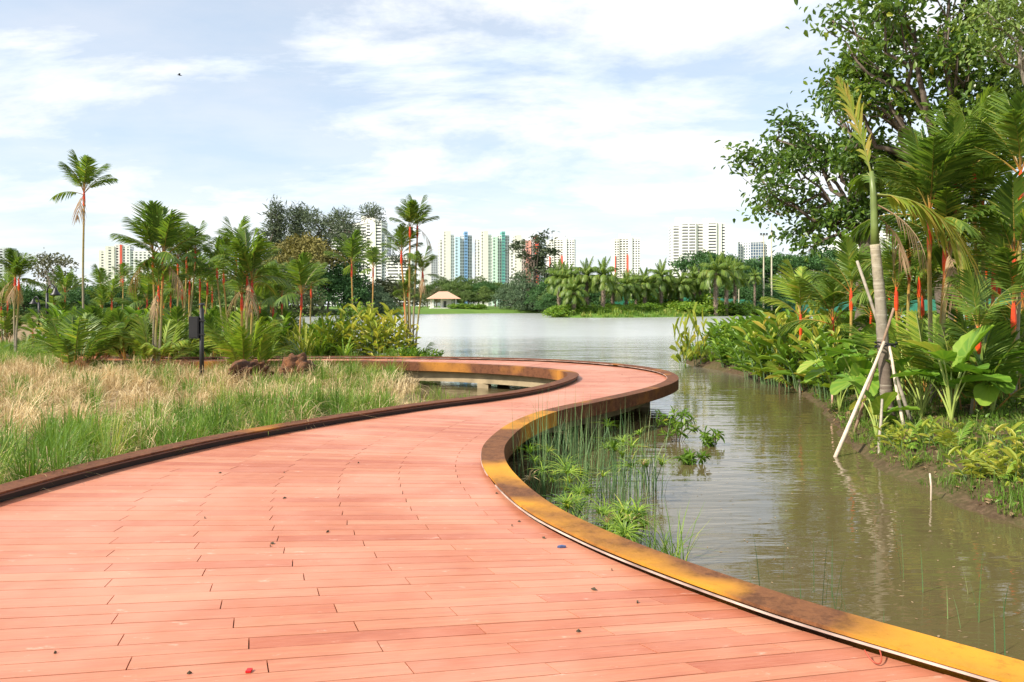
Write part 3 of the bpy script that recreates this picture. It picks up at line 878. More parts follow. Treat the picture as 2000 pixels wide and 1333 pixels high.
tower('balcony_tower', 'tall white balcony tower behind the left casuarina trees', 700, 715, R(-7), [
    (642, 716, 436, 0, 20, M_WHITE, 6.2, 0.5, [(0, 0.04), (0.3, 0.36), (0.62, 0.68)], M_GLASS),
    (702, 730, 420, -5, 10, M_CREAM, 0, 0, [], M_GLASS),
    (716, 725, 433, 1.5, 20, M_WHITE, 6.2, 0.5, [(0, 0.12)], M_GLASS),
    (725, 736, 430, 3, 20, M_CREAM, 0, 0, [], M_GLASS),
    (736, 747, 432, 2, 20, M_WHITE, 6.2, 0.5, [(0.94, 1)], M_GLASS),
    (747, 756, 461, 0, 16, M_GREYW, 6.2, 0.5, cols(2, 0.5), M_GLASS),
    (756, 806, 502, 1, 16, M_WHITE, 6.2, 0.55, [(0, 0.06), (0.48, 0.52), (0.94, 1)], M_GLASS)])
tower('low_block', 'plain pale block just left of the blue trimmed tower', 820, 838, R(12), [
    (818, 842, 500, 0, 14, M_WHITE, 0, 0, [], M_GLASS),
    (842, 858, 498, 2, 14, M_GREYW, 4.6, 0.5, cols(4, 0.5), M_GLASS)])
tower('stepped_block', 'stepped pale apartment block above the left palms', 760, 250, R(10), [
    (197, 210, 490, 0, 14, M_CREAM, 5.5, 0.55, cols(1, 0.7), M_GLASS),
    (210, 226, 482, 2, 14, M_CREAM, 5.5, 0.55, cols(1, 0.7), M_GLASS),
    (226, 236, 478, 1, 14, M_WHITE, 5.5, 0.5, cols(1, 0.6), M_GLASS),
    (236, 240, 479, 2, 14, M_REDP, 0, 0, [], M_GLASS),
    (240, 254, 480, 1, 14, M_WHITE, 5.5, 0.5, cols(2, 0.6), M_GLASS),
    (254, 300, 490, 0, 14, M_WHITE, 5.5, 0.5, cols(6, 0.5), M_GLASS),
    (300, 440, 520, 0, 14, M_WHITE, 5.5, 0.5, cols(12, 0.5), M_GLASS)])
tower('pale_slab', 'pale slab block at the far left edge behind palms', 800, 0, 0.0, [(-40, 16, 484, 0, 14, M_GREYW, 5.5, 0.5, cols(6, 0.4), M_GLASS)])
tower('terraced_block', 'stepped white block glimpsed through the big tree', 640, 1660, R(-12), [
    (1588, 1606, 484, -2, 14, M_GREYW, 6, 0.2, cols(4, 0.3), M_GLASSB),
    (1590, 1606, 500, 1, 16, M_WHITE, 6.4, 0.6, cols(1, 0.5), M_GLASS),
    (1606, 1624, 488, 1, 16, M_WHITE, 6.4, 0.6, cols(1, 0.5), M_GLASS),
    (1624, 1664, 468, 2, 16, M_WHITE, 6.4, 0.6, cols(3, 0.4), M_GLASS),
    (1664, 1730, 452, 1, 16, M_CREAM, 6.4, 0.6, cols(5, 0.4), M_GLASS)])

# ------------------------------------------------------------------ far shore: trees, pavilion, fence, masts
def gF(x, y): return h1(hF, x, y)
def far_tree(key, name, label, x, ytop, d, hgt, group=None, rz=None, wide=1.0, cat='tree'):
    """stands with its top at the photo row ytop"""
    p = at(x, ytop, d)
    z0 = gF(p.x, d) if d > 150 else h1(hL, p.x, d)
    s = (p.z - z0)/hgt
    t = plant_tree(key, name, label, (p.x, d, z0), (s*wide, s*wide, s), (x*1.7) % 6.28 if rz is None else rz, group, cat)
    return t
CG = 'dark casuarinas behind the left palms'
far_tree('casuarina0', 'casuarina_tree', 'tallest dark casuarina, leftmost of the group behind the left palms', 540, 392, 205, 23.5, CG, wide=1.05)
far_tree('casuarina0', 'casuarina_tree', 'dark casuarina left of the golden domed tree, second of the group', 582, 404, 215, 23.5, CG)
far_tree('casuarina1', 'casuarina_tree', 'open topped casuarina behind the golden domed tree', 628, 404, 212, 22, CG, wide=1.2)
far_tree('casuarina1', 'casuarina_tree', 'thin rightmost casuarina in front of the balcony tower', 682, 402, 208, 22, CG, wide=1.15)
far_tree('dome', 'dome_tree', 'golden brown tree with a clipped dome crown', 603, 444, 201, 10.6, wide=0.9)
far_tree('olive', 'olive_tree', 'dull olive rounded tree left of the golden dome', 520, 497, 180, 8.6, wide=1.25)
far_tree('olive', 'olive_tree', 'smaller olive tree low behind the red stemmed palms', 470, 512, 175, 8.6, wide=1.1)
far_tree('dark0', 'broadleaf_tree', 'deep green rounded tree right of the golden dome at the water', 672, 503, 203, 10.6, wide=1.05)
far_tree('dark1', 'broadleaf_tree', 'deep green tree beside the narrow palm pair', 640, 520, 200, 10.6, wide=1.1)
far_tree('olive', 'waterside_tree', 'dark grey green tree overhanging the far water', 760, 534, 215, 8.6, wide=1.5)
far_tree('mound', 'waterside_bush', 'low dark bush below the grey green waterside tree', 735, 556, 205, 9.5, wide=0.75)
BL = 'trees in the belt behind the left palms'
gb = random.Random(4)
for i, x in enumerate(range(-60, 500, 34)):
    far_tree('broad%d' % (i % 4), 'background_tree', 'green tree in the wooded belt behind the left palms', x+gb.uniform(-8, 8), gb.uniform(520, 548), gb.uniform(150, 170), 11.8, BL, wide=1.0)
for i, x in enumerate(range(-40, 330, 46)):
    far_tree('dark%d' % (i % 2), 'background_tree', 'low green tree in front of the left wooded belt', x+gb.uniform(-8, 8), gb.uniform(548, 566), gb.uniform(80, 110), 10.6, BL, wide=1.2)
far_tree('airy', 'open_tree', 'thin open crowned grey tree near the far left lamps', 97, 478, 95, 10.3)
# behind the pavilion
PL = 'trees behind the lawn and pavilion'
for x, yt, d, key, hgt, wd in ((835, 545, 330, 'broad0', 11.8, 1.0), (870, 527, 350, 'broad1', 11.8, 1.2), (905, 536, 345, 'broad2', 11.8, 1.1), (935, 530, 380, 'broad3', 11.8, 1.2), (968, 538, 360, 'broad0', 11.8, 1.2),
                              (890, 546, 310, 'umbrella0', 12.2, 0.9), (945, 547, 315, 'umbrella1', 12.2, 0.9), (1000, 545, 330, 'broad1', 11.8, 1.0), (800, 540, 340, 'broad2', 11.8, 1.2)):
    far_tree(key, 'background_tree', 'leafy tree in the second row behind the lawn and pavilion', x, yt, d, hgt, PL, wide=wd)
far_tree('olive', 'lawn_tree', 'dark spreading tree over the pavilion roof', 853, 556, 292, 8.6, wide=1.0)
far_tree('broad3', 'lawn_tree', 'mid green tree right beside the pavilion', 890, 560, 290, 11.8, wide=1.0)
far_tree('broad1', 'lawn_tree', 'pale green tree at the middle of the lawn edge', 915, 557, 288, 11.8, wide=1.0)
far_tree('broad2', 'lawn_tree', 'green tree at the lawn end against the grey green mound', 945, 556, 290, 11.8, wide=1.0)
far_tree('mound', 'mound_tree', 'large grey green mound of foliage coming down to the water', 1018, 534, 283, 9.6, wide=0.88)
far_tree('mound', 'mound_tree', 'lower grey green mound at the tip beside the oil palms', 1050, 560, 279, 9.6, rz=2.0, wide=0.8)
far_tree('sparse0', 'thin_tree', 'thin dark half bare tree sticking up out of the grey green mound', 1043, 456, 284, 18.5, wide=1.5)
far_tree('sparse0', 'thin_tree', 'small leaning dark tree right of the half bare one', 1064, 478, 290, 18.5, rz=4.0, wide=1.2)
for x, w_, i in ((888, 3.0, 0), (899, 2.2, 1), (912, 2.6, 2), (925, 3.4, 0), (938, 3.0, 1)):
    p = at(x, 600, 276); t = plant_tree('bush%d' % i, 'clipped_shrub', 'rounded clipped shrub along the back of the lawn', (p.x, 276, gF(p.x, 276)-0.2), (w_/2.4, w_/2.4, 0.85), x, 'clipped shrubs on the lawn', 'shrub')
# pavilion
pv = at(866, 604, 281); z0 = gF(pv.x, 281)
pav = thing('pavilion', 'small lakeside pavilion with orange tiled roof and pale posts', 'pavilion', (pv.x, 281, z0-0.1), R(12))
m = MB(); m.box((0, 0, 0.15), (9.5, 7.5, 0.5)); m.build('base', M_CREAM, pav)
for sx in (-1, 1):
    for sy in (-1, 1):
        m = MB(); m.box((sx*4.0, sy*3.0, 1.9), (0.5, 0.5, 3.2)); m.build('post', M_WHITE, pav)
m = MB(); m.box((1.0, 0.5, 1.9), (3.5, 3.0, 3.2)); m.build('room', M_WHITE, pav)
m = MB(); m.box((0.4, -1.03, 1.6), (1.0, 0.06, 2.2)); m.build('door', M_GLASS, pav)
m = MB(); m.add([(-5.6,-4.6,3.5),(5.6,-4.6,3.5),(5.6,4.6,3.5),(-5.6,4.6,3.5),(-1.6,0,6.1),(1.6,0,6.1)], [(0,1,5,4),(1,2,5),(2,3,4,5),(3,0,4),(3,2,1,0)])
m.build('roof', plain('terracotta_roof', (0.55, 0.33, 0.23), 0.8), pav)

# oil palms on the spit
OILM = [M_PALM, M_RACHG]
OIL = [[frond_mesh('oil_frond', 200+i*3+e, 4.8, a, b_, 30, 1.15, 0.12, 0.10, 0.14, OILM, 0.95, 0.55, 0.5, 0.16, 0.05, 0.0, 2) for i in range(2)] for e, (a, b_) in enumerate(((84, 52), (70, -20), (42, -72), (0, -88)))]
m_ = MB(); gt = np.random.default_rng(9)
m_.tube([(0, 0, -0.5), (0.05, 0, 2), (0, 0.05, 5.4)], [0.42, 0.34, 0.38], 9)
for i in range(60):
    a = i*2.4; z = 1.0 + i*0.075; r = 0.36
    m_.tube([(r*math.cos(a), r*math.sin(a), z), ((r+0.28)*math.cos(a), (r+0.28)*math.sin(a), z+0.32)], [0.09, 0.03], 4)
OILT = m_.mesh('oil_trunk', plain('oil_palm_trunk', (0.20, 0.15, 0.11), 0.95, vary=0.35, scale=4))
def oil_palm(x, ytop, ybase, d, label, s=1.0, group='oil palms along the far spit', tall=5.4):
    base = at(x, ybase, d); z0 = gF(base.x, d)
    top = at(x, ytop, d).z
    hh = top - z0
    cz = max(2.0, hh - 3.9*s)
    t = thing('oil_palm', label, 'palm tree', (base.x, d, z0), (x*0.37) % 6.28, None, group)
    link('trunk', OILT, t, scale=(s, s, cz/5.4))
    r = random.Random(int(x*7))
    for e, cnt in ((0, 5), (1, 8), (2, 9), (3, 7)):
        for q in range(cnt):
            link('frond', OIL[e][r.randrange(2)], t, (0, 0, cz-0.1*e), (0, 0, q*2*PI/cnt + e*0.6 + r.uniform(-0.25, 0.25)), s*r.uniform(0.8, 1.08))
for x, yt, d, s, lab in ((1092, 512, 172, 0.95, 'leftmost oil palm of the spit, at the clump by the water'), (1108, 516, 168, 0.9, 'oil palm in the left clump, second from the tip'),
    (1121, 540, 163, 0.85, 'short bright green oil palm in the left clump'), (1146, 507, 168, 1.0, 'tall oil palm standing just right of the left clump'), (1178, 508, 166, 0.95, 'oil palm with a pale twin trunk, fifth from the tip'),
    (1197, 532, 176, 0.9, 'darker oil palm behind the pale trunked one'), (1223, 528, 180, 0.95, 'oil palm at the left end of the bare green hoarding'), (1243, 535, 188, 0.85, 'short oil palm above the hoarding panels'),
    (1259, 524, 182, 1.0, 'oil palm with long hanging fronds above the hoarding'), (1291, 512, 184, 1.0, 'oil palm with a stout brown trunk in mid spit'), (1307, 530, 190, 0.9, 'oil palm right of the stout trunked one'),
    (1331, 530, 186, 0.95, 'low oil palm before the dark rain tree'), (1355, 520, 190, 0.9, 'oil palm on a slim trunk under the widest tower'), (1367, 526, 194, 0.9, 'oil palm behind the slim trunked one'),
    (1398, 498, 184, 1.1, 'largest oil palm with a leaning trunk'), (1419, 500, 188, 1.05, 'oil palm with a yellow top beside the largest one'), (1436, 508, 196, 1.0, 'rightmost oil palm of the row'),
    (1474, 526, 205, 0.55, 'small yellowish palm between the row and the floodlight masts')):
    oil_palm(x, yt, 612, d, lab, s)
# trees behind the spit
SG = 'trees in the wood behind the oil palms'
gb = random.Random(11)
for i, x in enumerate(range(1068, 1560, 27)):
    far_tree(('broad%d' % (i % 4)) if i % 3 else 'dark%d' % (i % 2), 'background_tree', 'dense tree in the wood behind the oil palms', x+gb.uniform(-6, 6), gb.uniform(524, 545), gb.uniform(225, 270), 11.6, SG, wide=1.15)
for i, x in enumerate(range(1085, 1540, 34)):
    far_tree('dark%d' % (i % 2), 'understorey_tree', 'low dark tree under the oil palms', x+gb.uniform(-6, 6), gb.uniform(553, 566), gb.uniform(208, 222), 10.6, 'low dark trees under the oil palms', wide=1.5)
far_tree('umbrella1', 'rain_tree', 'dark spreading rain tree below the widest tower', 1383, 483, 240, 12.4, wide=0.95)
far_tree('umbrella1', 'rain_tree', 'dark rain tree behind the floodlight masts', 1530, 488, 260, 12.4, wide=1.1)
far_tree('dark1', 'background_tree', 'dark dense tree between the glass tower and the masts', 1480, 500, 255, 10.6, wide=1.2)
for i, x in enumerate(range(1560, 2300, 44)):
    far_tree('dark%d' % (i % 2) if i % 2 else 'broad%d' % (i % 4), 'background_tree', 'tree in the far wood behind the right bank palms', x+gb.uniform(-8, 8), gb.uniform(505, 540), gb.uniform(235, 265), 11.0, 'trees in the far wood on the right', wide=1.3)
for i, x in enumerate(range(1560, 2100, 60)):
    far_tree('umbrella%d' % (i % 2), 'background_tree', 'spreading tree far behind the right bank palms', x, gb.uniform(478, 500), gb.uniform(280, 320), 12.2, 'spreading trees far behind the right bank', wide=1.0)
# hoarding
M_HOARD = plain('green_hoarding', (0.045, 0.26, 0.17), 0.55, vary=0.15, scale=0.6)
hp = [at(1196, 600, 200), at(1290, 600, 204), at(1380, 600, 206), at(1470, 600, 208), at(1560, 600, 212), at(1700, 600, 220), at(2050, 600, 235), at(2300, 600, 245)]
hpx = np.array([[q.x, q.y] for q in hp])
hs, hq = resample(hpx, 3.0)
fence = thing('hoarding_fence', 'long green panelled hoarding along the back of the spit', 'fence', (0, 0, 0))
for i in range(len(hs)-1):
    a, c = hs[i], hs[i+1]; mid_ = (a+c)/2; ln = np.linalg.norm(c-a)
    z = gF(mid_[0], mid_[1])
    m = MB(); m.box((0, 0, 1.55), (ln-0.06, 0.06, 3.1), 0); m.build('panel', M_HOARD, fence, loc=(mid_[0], mid_[1], z), rot=(0, 0, math.atan2(c[1]-a[1], c[0]-a[0])))
    m = MB(); m.box((a[0], a[1]+0.12, z+1.6), (0.12, 0.12, 3.25)); m.build('post', M_HOARD, fence)
# shrubs along the spit
gb = random.Random(21)
SH = 'shrubs along the edge of the far spit'
for i in range(70):
    x = gb.uniform(1082, 1560) if i > 14 else gb.uniform(1080, 1140)
    d = {0: 163, 1: 166}.get(i % 2, 165) + max(0, x-1200)*0.11 + gb.uniform(0, 14)
    p = at(x, 600, d); s = gb.uniform(0.7, 1.35)*(1.25 if 1300 < x < 1460 else 0.9)
    plant_tree('bush%d' % (i % 3), 'waterside_shrub', 'bright green shrub in the tangle along the far spit', (p.x, d, gF(p.x, d)-0.2), (s*1.25, s*1.25, s*0.72), gb.uniform(0, 6), SH, 'shrub')
for x, s, lab in ((1262, 1.9, 'broad clipped looking hedge shrub hiding part of the hoarding'), (1305, 1.7, 'hedge shrub right of the clipped one, against the hoarding'), (1375, 2.0, 'tallest bright shrub on the spit'), (1440, 1.8, 'leafy shrub in front of the hoarding near the masts')):
    p = at(x, 600, 190); plant_tree('bush1', 'hedge_shrub', lab, (p.x, 190, gF(p.x, 190)-0.2), (s*1.3, s, s*0.85), x, None, 'shrub')
# floodlight masts and poles
M_MAST = plain('galvanised_mast', (0.55, 0.50, 0.36), 0.5, 0.2)
def mast(x, ytop, d, label, heads):
    p = at(x, ytop, d); z0 = gF(p.x, d); H = p.z-z0
    t = thing('floodlight_mast', label, 'mast', (p.x, d, z0))
    m = MB(); m.tube([(0, 0, -0.3), (0, 0, H*0.45), (0, 0, H)], [0.26, 0.2, 0.12], 8); m.build('pole', M_MAST, t)
    for hz_, wd, n in heads:
        m = MB(); m.box((0, 0, H-hz_), (wd, 0.14, 0.14)); m.build('crossarm', M_MAST, t)
        for q in range(n):
            m = MB(); m.box((-wd/2+wd*(q+0.5)/n, -0.25, H-hz_+0.3), (0.42, 0.34, 0.40)); m.build('floodlight', M_BLACK, t)
mast(1491.5, 459, 206, 'shorter floodlight mast with two crossarms', [(0.1, 2.2, 3), (1.9, 1.6, 0)])
mast(1507, 436, 206, 'taller floodlight mast with one lamp bracket', [(2.4, 1.0, 1)])
for x, yt, lab in ((1443, 532, 'thin yellow pole behind the oil palms'), (1387, 548, 'thin grey pole in the oil palm row')):
    p = at(x, yt, 204); z0 = gF(p.x, 204); H = p.z-z0
    m = MB(); m.tube([(0, 0, -0.3), (0, 0, H)], [0.13, 0.10], 6); o = m.build('pole', M_MAST, None, loc=(p.x, 204, z0)); o['label'] = lab; o['category'] = 'pole'

# ------------------------------------------------------------------ plants of the near banks
def blades(mb, P, H, az, lean, wd, var, seg=3, curl=0.0):
    """grass-like blades: P base points, H heights, az lean direction, lean 0..1.5"""
    N = len(P)
    dirn = np.stack([np.cos(az), np.sin(az), np.zeros(N)], -1)
    perp = np.stack([-np.sin(az), np.cos(az), np.zeros(N)], -1)
    rows = []
    for q in np.linspace(0, 1, seg+1):
        c = P + dirn*(H*lean*q**1.7)[:, None]
        c[:, 2] += H*q - 0.42*H*np.minimum(lean, 1.6)*q**2.4 - curl*H*q**4
        if q < 1:
            ww = (wd*(1-0.55*q)*0.5)[:, None]
            rows += [c-perp*ww, c+perp*ww]
        else:
            rows.append(c)
    V = np.stack(rows, 1)
    F = [(2*i, 2*i+1, 2*i+3, 2*i+2) for i in range(seg-1)] + [(2*seg-2, 2*seg-1, 2*seg)]
    mb.batch(V, F, var)

WAXM = [M_PALM, M_RACH]; WAXY = [M_PALMY, M_RACH]
WAX = {}
for nm, mm, sd0 in (('g', WAXM, 300), ('y', WAXY, 340)):
    WAX[nm] = [[frond_mesh('wax_palm_frond', sd0+i*7+e, 1.0, a_, b_, 27, 0.42, 0.021, vee, 0.24, mm, dr, 0.70, 0.45, 0.20, 0.011, 0.05) for i in range(3)]
               for e, (a_, b_, vee, dr) in enumerate(((84, 68, 0.5, 0.08), (72, 34, 0.5, 0.12), (52, 2, 0.42, 0.20), (22, -38, 0.3, 0.35)))]
DEADF = [frond_mesh('dead_frond', 390+i, 1.0, -30, -84, 16, 0.30, 0.016, 0.05, 0.25, [M_DEAD, M_DEAD], 1.1, 0.9, 0.5, 0.3, 0.010, 0.3) for i in range(2)]
def stem_mesh(h, r, seed, lean=(0, 0)):
    g = np.random.default_rng(seed)
    k = max(6, int(h*2.2))
    t = np.linspace(0, 1, k)
    P = np.stack([lean[0]*t**1.5 + 0.02*np.sin(t*5+seed), lean[1]*t**1.5 + 0.02*np.cos(t*4+seed), -0.15 + (h+0.15)*t], -1)
    m = MB(); m.tube(P, r*(1.12-0.3*t), 8, np.clip(t*1.0 - 0.05 + g.normal(0, 0.03, k), 0, 1))
    n = int(h/0.22)
    for i in range(1, n):                                            # leaf scar rings
        q = i/n; c = np.array([np.interp(q, t, P[:, j]) for j in range(3)])
        m.tube([c-(0, 0, 0.006), c+(0, 0, 0.006)], r*(1.12-0.3*q)+0.003, 8, max(0, q-0.12), cap=False)
    return m.mesh('stem', M_STEM), P[-1]
def shaft_mesh(r, ln):
    m = MB(); m.tube([(0, 0, -0.02), (0, 0, ln*0.25), (0, 0, ln*0.7), (0, 0, ln*1.05)], [r*1.0, r*1.25, r*1.0, r*0.45], 8, [0.65, 0.35, 0.2, 0.5])
    return m.mesh('crownshaft', M_RED)
SHAFT = shaft_mesh(0.036, 0.55)
_pc = [0]
def wax_palm(label, loc, stems, suckers=0, slen=1.3, kind='g', group='sealing wax palms', name='red_stemmed_palm', skind=None, dead=0):
    """stems: (dx, dy, height to the top of the crownshaft, frond length, fronds)"""
    _pc[0] += 1
    r = random.Random(_pc[0]*17)
    t = thing(name, label, 'palm tree', loc, 0.0, None, group)
    for (dx, dy, h, fl, nf) in stems:
        sh = min(0.42*max(fl, 0.8), h*0.35)
        me, tip = stem_mesh(max(0.1, h-sh), 0.032+0.006*r.random(), _pc[0]*13+int(dx*100), (dx*0.6, dy*0.6))
        link('stem', me, t, (dx*0.4, dy*0.4, 0))
        top = Vector((dx*0.4+tip[0], dy*0.4+tip[1], max(0.1, h-sh)))
        link('crownshaft', SHAFT, t, top, scale=(1, 1, sh/0.55))
        c = top + Vector((0, 0, sh*0.97))
        a0 = r.uniform(0, 6)
        for q in range(nf):
            e = [0, 0, 1, 1, 1, 2, 2, 3][int(q*8/nf)] if nf > 3 else q % 3
            link('frond', WAX[kind][e][r.randrange(3)], t, c - Vector((0, 0, 0.05*e)), (0, 0, a0 + q*2.4 + r.uniform(-0.3, 0.3)), fl*r.uniform(0.85, 1.12))
        for q in range(dead if dead and r.random() < 0.8 else 0):
            link('dead_frond', DEADF[r.randrange(2)], t, c - Vector((0, 0, 0.1)), (0, 0, r.uniform(0, 6.28)), fl*0.95)
    for q in range(suckers):
        a = q*2.4 + r.uniform(-0.4, 0.4); rad = r.uniform(0.05, 0.42)
        e = r.choice((0, 0, 1, 1, 2))
        link('frond', WAX[skind or kind][e][r.randrange(3)], t, (rad*math.cos(a), rad*math.sin(a), r.uniform(0.0, 0.5)*slen*0.5), (0, 0, a + r.uniform(-0.5, 0.5)), slen*r.uniform(0.75, 1.2))
    return t
def gl(x, d):
    X = (x-CX)*d/FPX
    return Vector((X, d, h1(hL, X, d)))
def gr_(x, d):
    X = (x-CX)*d/FPX
    return Vector((X, d, h1(hR, X, d)))
def hgt(y, d, z0):
    return EYE + (HY-y)*d/FPX - z0
def wp(label, x, d, crowns, gfun=gl, **k):
    """crowns: (photo x, photo y of the top of the crownshaft, frond length, number of fronds)"""
    L = gfun(x, d)
    return wax_palm(label, L, [((cx-x)*d/FPX, random.Random(int(cx)).uniform(-0.15, 0.15), hgt(cy, d, L.z), fl, nf) for cx, cy, fl, nf in crowns], **k)
G1 = 'red stemmed palms on the left bank'
wp('pair of orange stemmed palms at the far left edge', 30, 30, [(27, 540, 1.0, 10), (35, 545, 1.0, 10)], suckers=4, slen=0.8, group=G1, dead=2)
wp('tallest lone palm with a bare grey trunk on the left', 165, 26, [(166, 372, 1.2, 14)], suckers=0, group=G1, name='tall_lone_palm', dead=1)
wp('big red stemmed palm clump with wide fronds left of the black box pole', 302, 23, [(295, 492, 1.35, 10), (318, 500, 1.35, 10), (307, 560, 1.0, 7)], suckers=16, slen=1.2, group=G1, skind='y', dead=1)
wp('red stemmed palm behind the big clump near the black box pole', 372, 29, [(372, 548, 1.2, 10), (352, 560, 1.1, 9)], suckers=6, slen=1.2, group=G1)
wp('red stemmed palm just above the black box pole', 395, 31, [(388, 545, 1.15, 10), (402, 552, 1.1, 9)], suckers=6, slen=1.2, group=G1)
wp('bushy red stemmed palm clump right of the black box pole before the far deck', 483, 21, [(478, 535, 1.2, 10), (489, 545, 1.15, 9), (468, 575, 1.0, 7)], suckers=18, slen=1.35, group=G1, skind='y', dead=1)
wp('red stemmed palm behind the bushy clump against the casuarinas', 450, 28, [(462, 495, 1.2, 10), (440, 530, 1.1, 9), (424, 520, 1.0, 8)], suckers=6, slen=1.3, group=G1)
wp('dark red stemmed single palm in front of the golden domed tree', 582, 27, [(588, 572, 1.35, 12)], suckers=0, group=G1)
wp('slim red stemmed palm left of the narrow pair', 690, 35, [(687, 515, 1.35, 12)], suckers=0, group=G1)
wp('slim red stemmed palm right of the narrow pair', 728, 37, [(727, 522, 1.1, 11)], suckers=0, group=G1)
wp('tall cluster of red stemmed palms at the water end of the left bank', 803, 27.3, [(801, 442, 0.9, 11), (813, 438, 0.95, 11), (785, 492, 0.95, 11), (824, 530, 0.8, 10), (797, 560, 0.7, 8), (790, 585, 0.6, 6)], suckers=3, slen=0.8, group=G1, dead=1)
wp('palm with a low red stem left of the golden domed tree', 606, 33, [(607, 560, 1.1, 10)], suckers=0, group=G1)
wp('slim upright palm trio between the big clump and the black box', 352, 28, [(346, 505, 1.0, 9), (362, 500, 1.0, 9), (380, 490, 1.0, 9)], group=G1)
wp('low dark palm clump in the grass at the foot of the tallest palm', 152, 22, [], suckers=20, slen=1.35, group=G1)
wp('leafy low palm clump behind the foot of the tallest palm', 195, 25, [(200, 655, 0.9, 5)], suckers=22, slen=1.55, group=G1)
wp('low palm clump left of the big red stemmed clump', 250, 24.5, [], suckers=18, slen=1.35, group=G1)
wp('spreading low palm clump below the black box', 345, 24.8, [], suckers=16, slen=1.3, group=G1)
wp('low palm clump right of the black box pole', 425, 26.5, [], suckers=16, slen=1.3, group=G1)
wp('small red stemmed palm seedling by the far lamp post', 63, 33, [(64, 648, 0.8, 6)], suckers=2, slen=0.7, group=G1)
wp('small far red stemmed palm below the stepped block', 240, 48, [(238, 545, 1.0, 10)], group=G1)
wp('dark palm left of the stepped block trees', 195, 46, [(196, 560, 1.2, 9)], group=G1)
for i, (x, d) in enumerate(((280, 33), (330, 36), (410, 36), (215, 38), (520, 31), (120, 40), (10, 38), (545, 29.5))):
    wp('palm clump in the dense green tangle behind the left palms', x, d, [(x+6, 585-8*(i % 3), 1.2, 9), (x-12, 600, 1.1, 8)], suckers=14, slen=1.5, group='palm clumps in the tangle on the left bank')

# leafy cane plants (ginger, heliconia): stems with lance leaves
CANE = {}
def cane_kind(key, seed, n, h, ll, lw, per, matl, spread=0.35, arch=0.5):
    g = np.random.default_rng(seed)
    st = MB(); lv = MB()
    for i in range(n):
        a = i*2.4 + g.uniform(-0.4, 0.4); H = h*g.uniform(0.6, 1.1); ln = g.uniform(0.15, arch)
        r0 = spread*math.sqrt(g.random())
        b0 = np.array([r0*math.cos(a), r0*math.sin(a), -0.05])
        t = np.linspace(0, 1, 5)[:, None]
        P = b0 + np.concatenate([np.cos(a)*ln*H*t**1.6, np.sin(a)*ln*H*t**1.6, H*(t-0.18*ln*t**2)], 1)
        st.tube(P, np.linspace(0.012, 0.005, 5), 4, 0.6, cap=False)
        q = np.linspace(0.25, 1.0, per)
        base = np.stack([np.interp(q, t[:, 0], P[:, j]) for j in range(3)], -1)
        az = a + (np.arange(per) % 2)*PI + g.normal(0, 0.5, per)
        A = np.stack([np.cos(az), np.sin(az), 0.35+0.9*q**3 + g.normal(0, 0.2, per)], -1)
        Nn = np.stack([-np.cos(az)*0.5, -np.sin(az)*0.5, np.ones(per)], -1) + g.normal(size=(per, 3))*0.25
        L = ll*g.uniform(0.7, 1.15, per)
        leaves(lv, base, A, Nn, L, L*lw, g.normal(0.5, 0.2, per), LEAF6, LEAF6F)
    CANE[key] = (st.mesh(key+'_stem', M_REED), lv.mesh(key+'_foliage', matl))
for k in range(3):
    cane_kind('green%d' % k, 400+k, 14, 1.0, 0.34, 0.30, 9, M_SHRUB)
    cane_kind('yellow%d' % k, 410+k, 9, 1.1, 0.30, 0.26, 8, M_YEL, 0.22, 0.45)
    cane_kind('young%d' % k, 420+k, 5, 0.55, 0.28, 0.24, 6, M_SHRUB, 0.12, 0.8)
    cane_kind('goldyoung%d' % k, 430+k, 5, 0.55, 0.30, 0.20, 6, M_YEL, 0.10, 0.8)
def cane(key, label, loc, s=1.0, rz=0.0, group=None, name='leafy_plant', sz=1.0):
    t = thing(name, label, 'plant', loc, rz, (s, s, s*sz), group)
    link('stems', CANE[key][0], t); link('foliage', CANE[key][1], t)
    return t
STRAP = {}
def strap_kind(key, seed, n, h, wd, matl, lean=(0.2, 1.3)):
    g = np.random.default_rng(seed)
    m = MB()
    a = np.arange(n)*2.4 + g.uniform(-0.3, 0.3, n)
    P = np.stack([0.06*np.cos(a), 0.06*np.sin(a), np.zeros(n)], -1)
    blades(m, P, h*g.uniform(0.7, 1.1, n), a, g.uniform(*lean, n), np.full(n, wd), np.clip(g.normal(0.5, 0.2, n), 0, 1), 5, 0.1)
    STRAP[key] = m.mesh(key, matl)
strap_kind('screw', 440, 34, 1.0, 0.055, M_BLUE); strap_kind('lily', 441, 26, 0.8, 0.05, M_SHRUB); strap_kind('gold', 442, 30, 1.1, 0.045, M_YEL); strap_kind('tuft', 443, 60, 0.7, 0.014, M_GRASS, (0.1, 0.9))
def strap(key, label, loc, s, rz, group, name='strap_leaved_plant'):
    t = thing(name, label, 'plant', loc, rz, s, group)
    link('leaf_rosette', STRAP[key], t)
gb = random.Random(31)
GU = 'undergrowth plants between the left palms'
for i in range(46):                                                   # undergrowth behind the far deck
    x = gb.uniform(110, 640); d = gb.uniform(26.5, 33)
    cane('green%d' % (i % 3), 'green leafy plant in the undergrowth behind the left palms', gl(x, d), gb.uniform(0.8, 1.7), gb.uniform(0, 6), GU)
for i in range(34):
    x = gb.uniform(500, 700); d = gb.uniform(26, 31)
    strap(('screw', 'gold', 'gold', 'lily', 'gold')[i % 5], 'strap leaved plant in the thicket beyond the far deck', gl(x, d), gb.uniform(0.9, 1.7), gb.uniform(0, 6), 'strap leaved plants beyond the far deck')
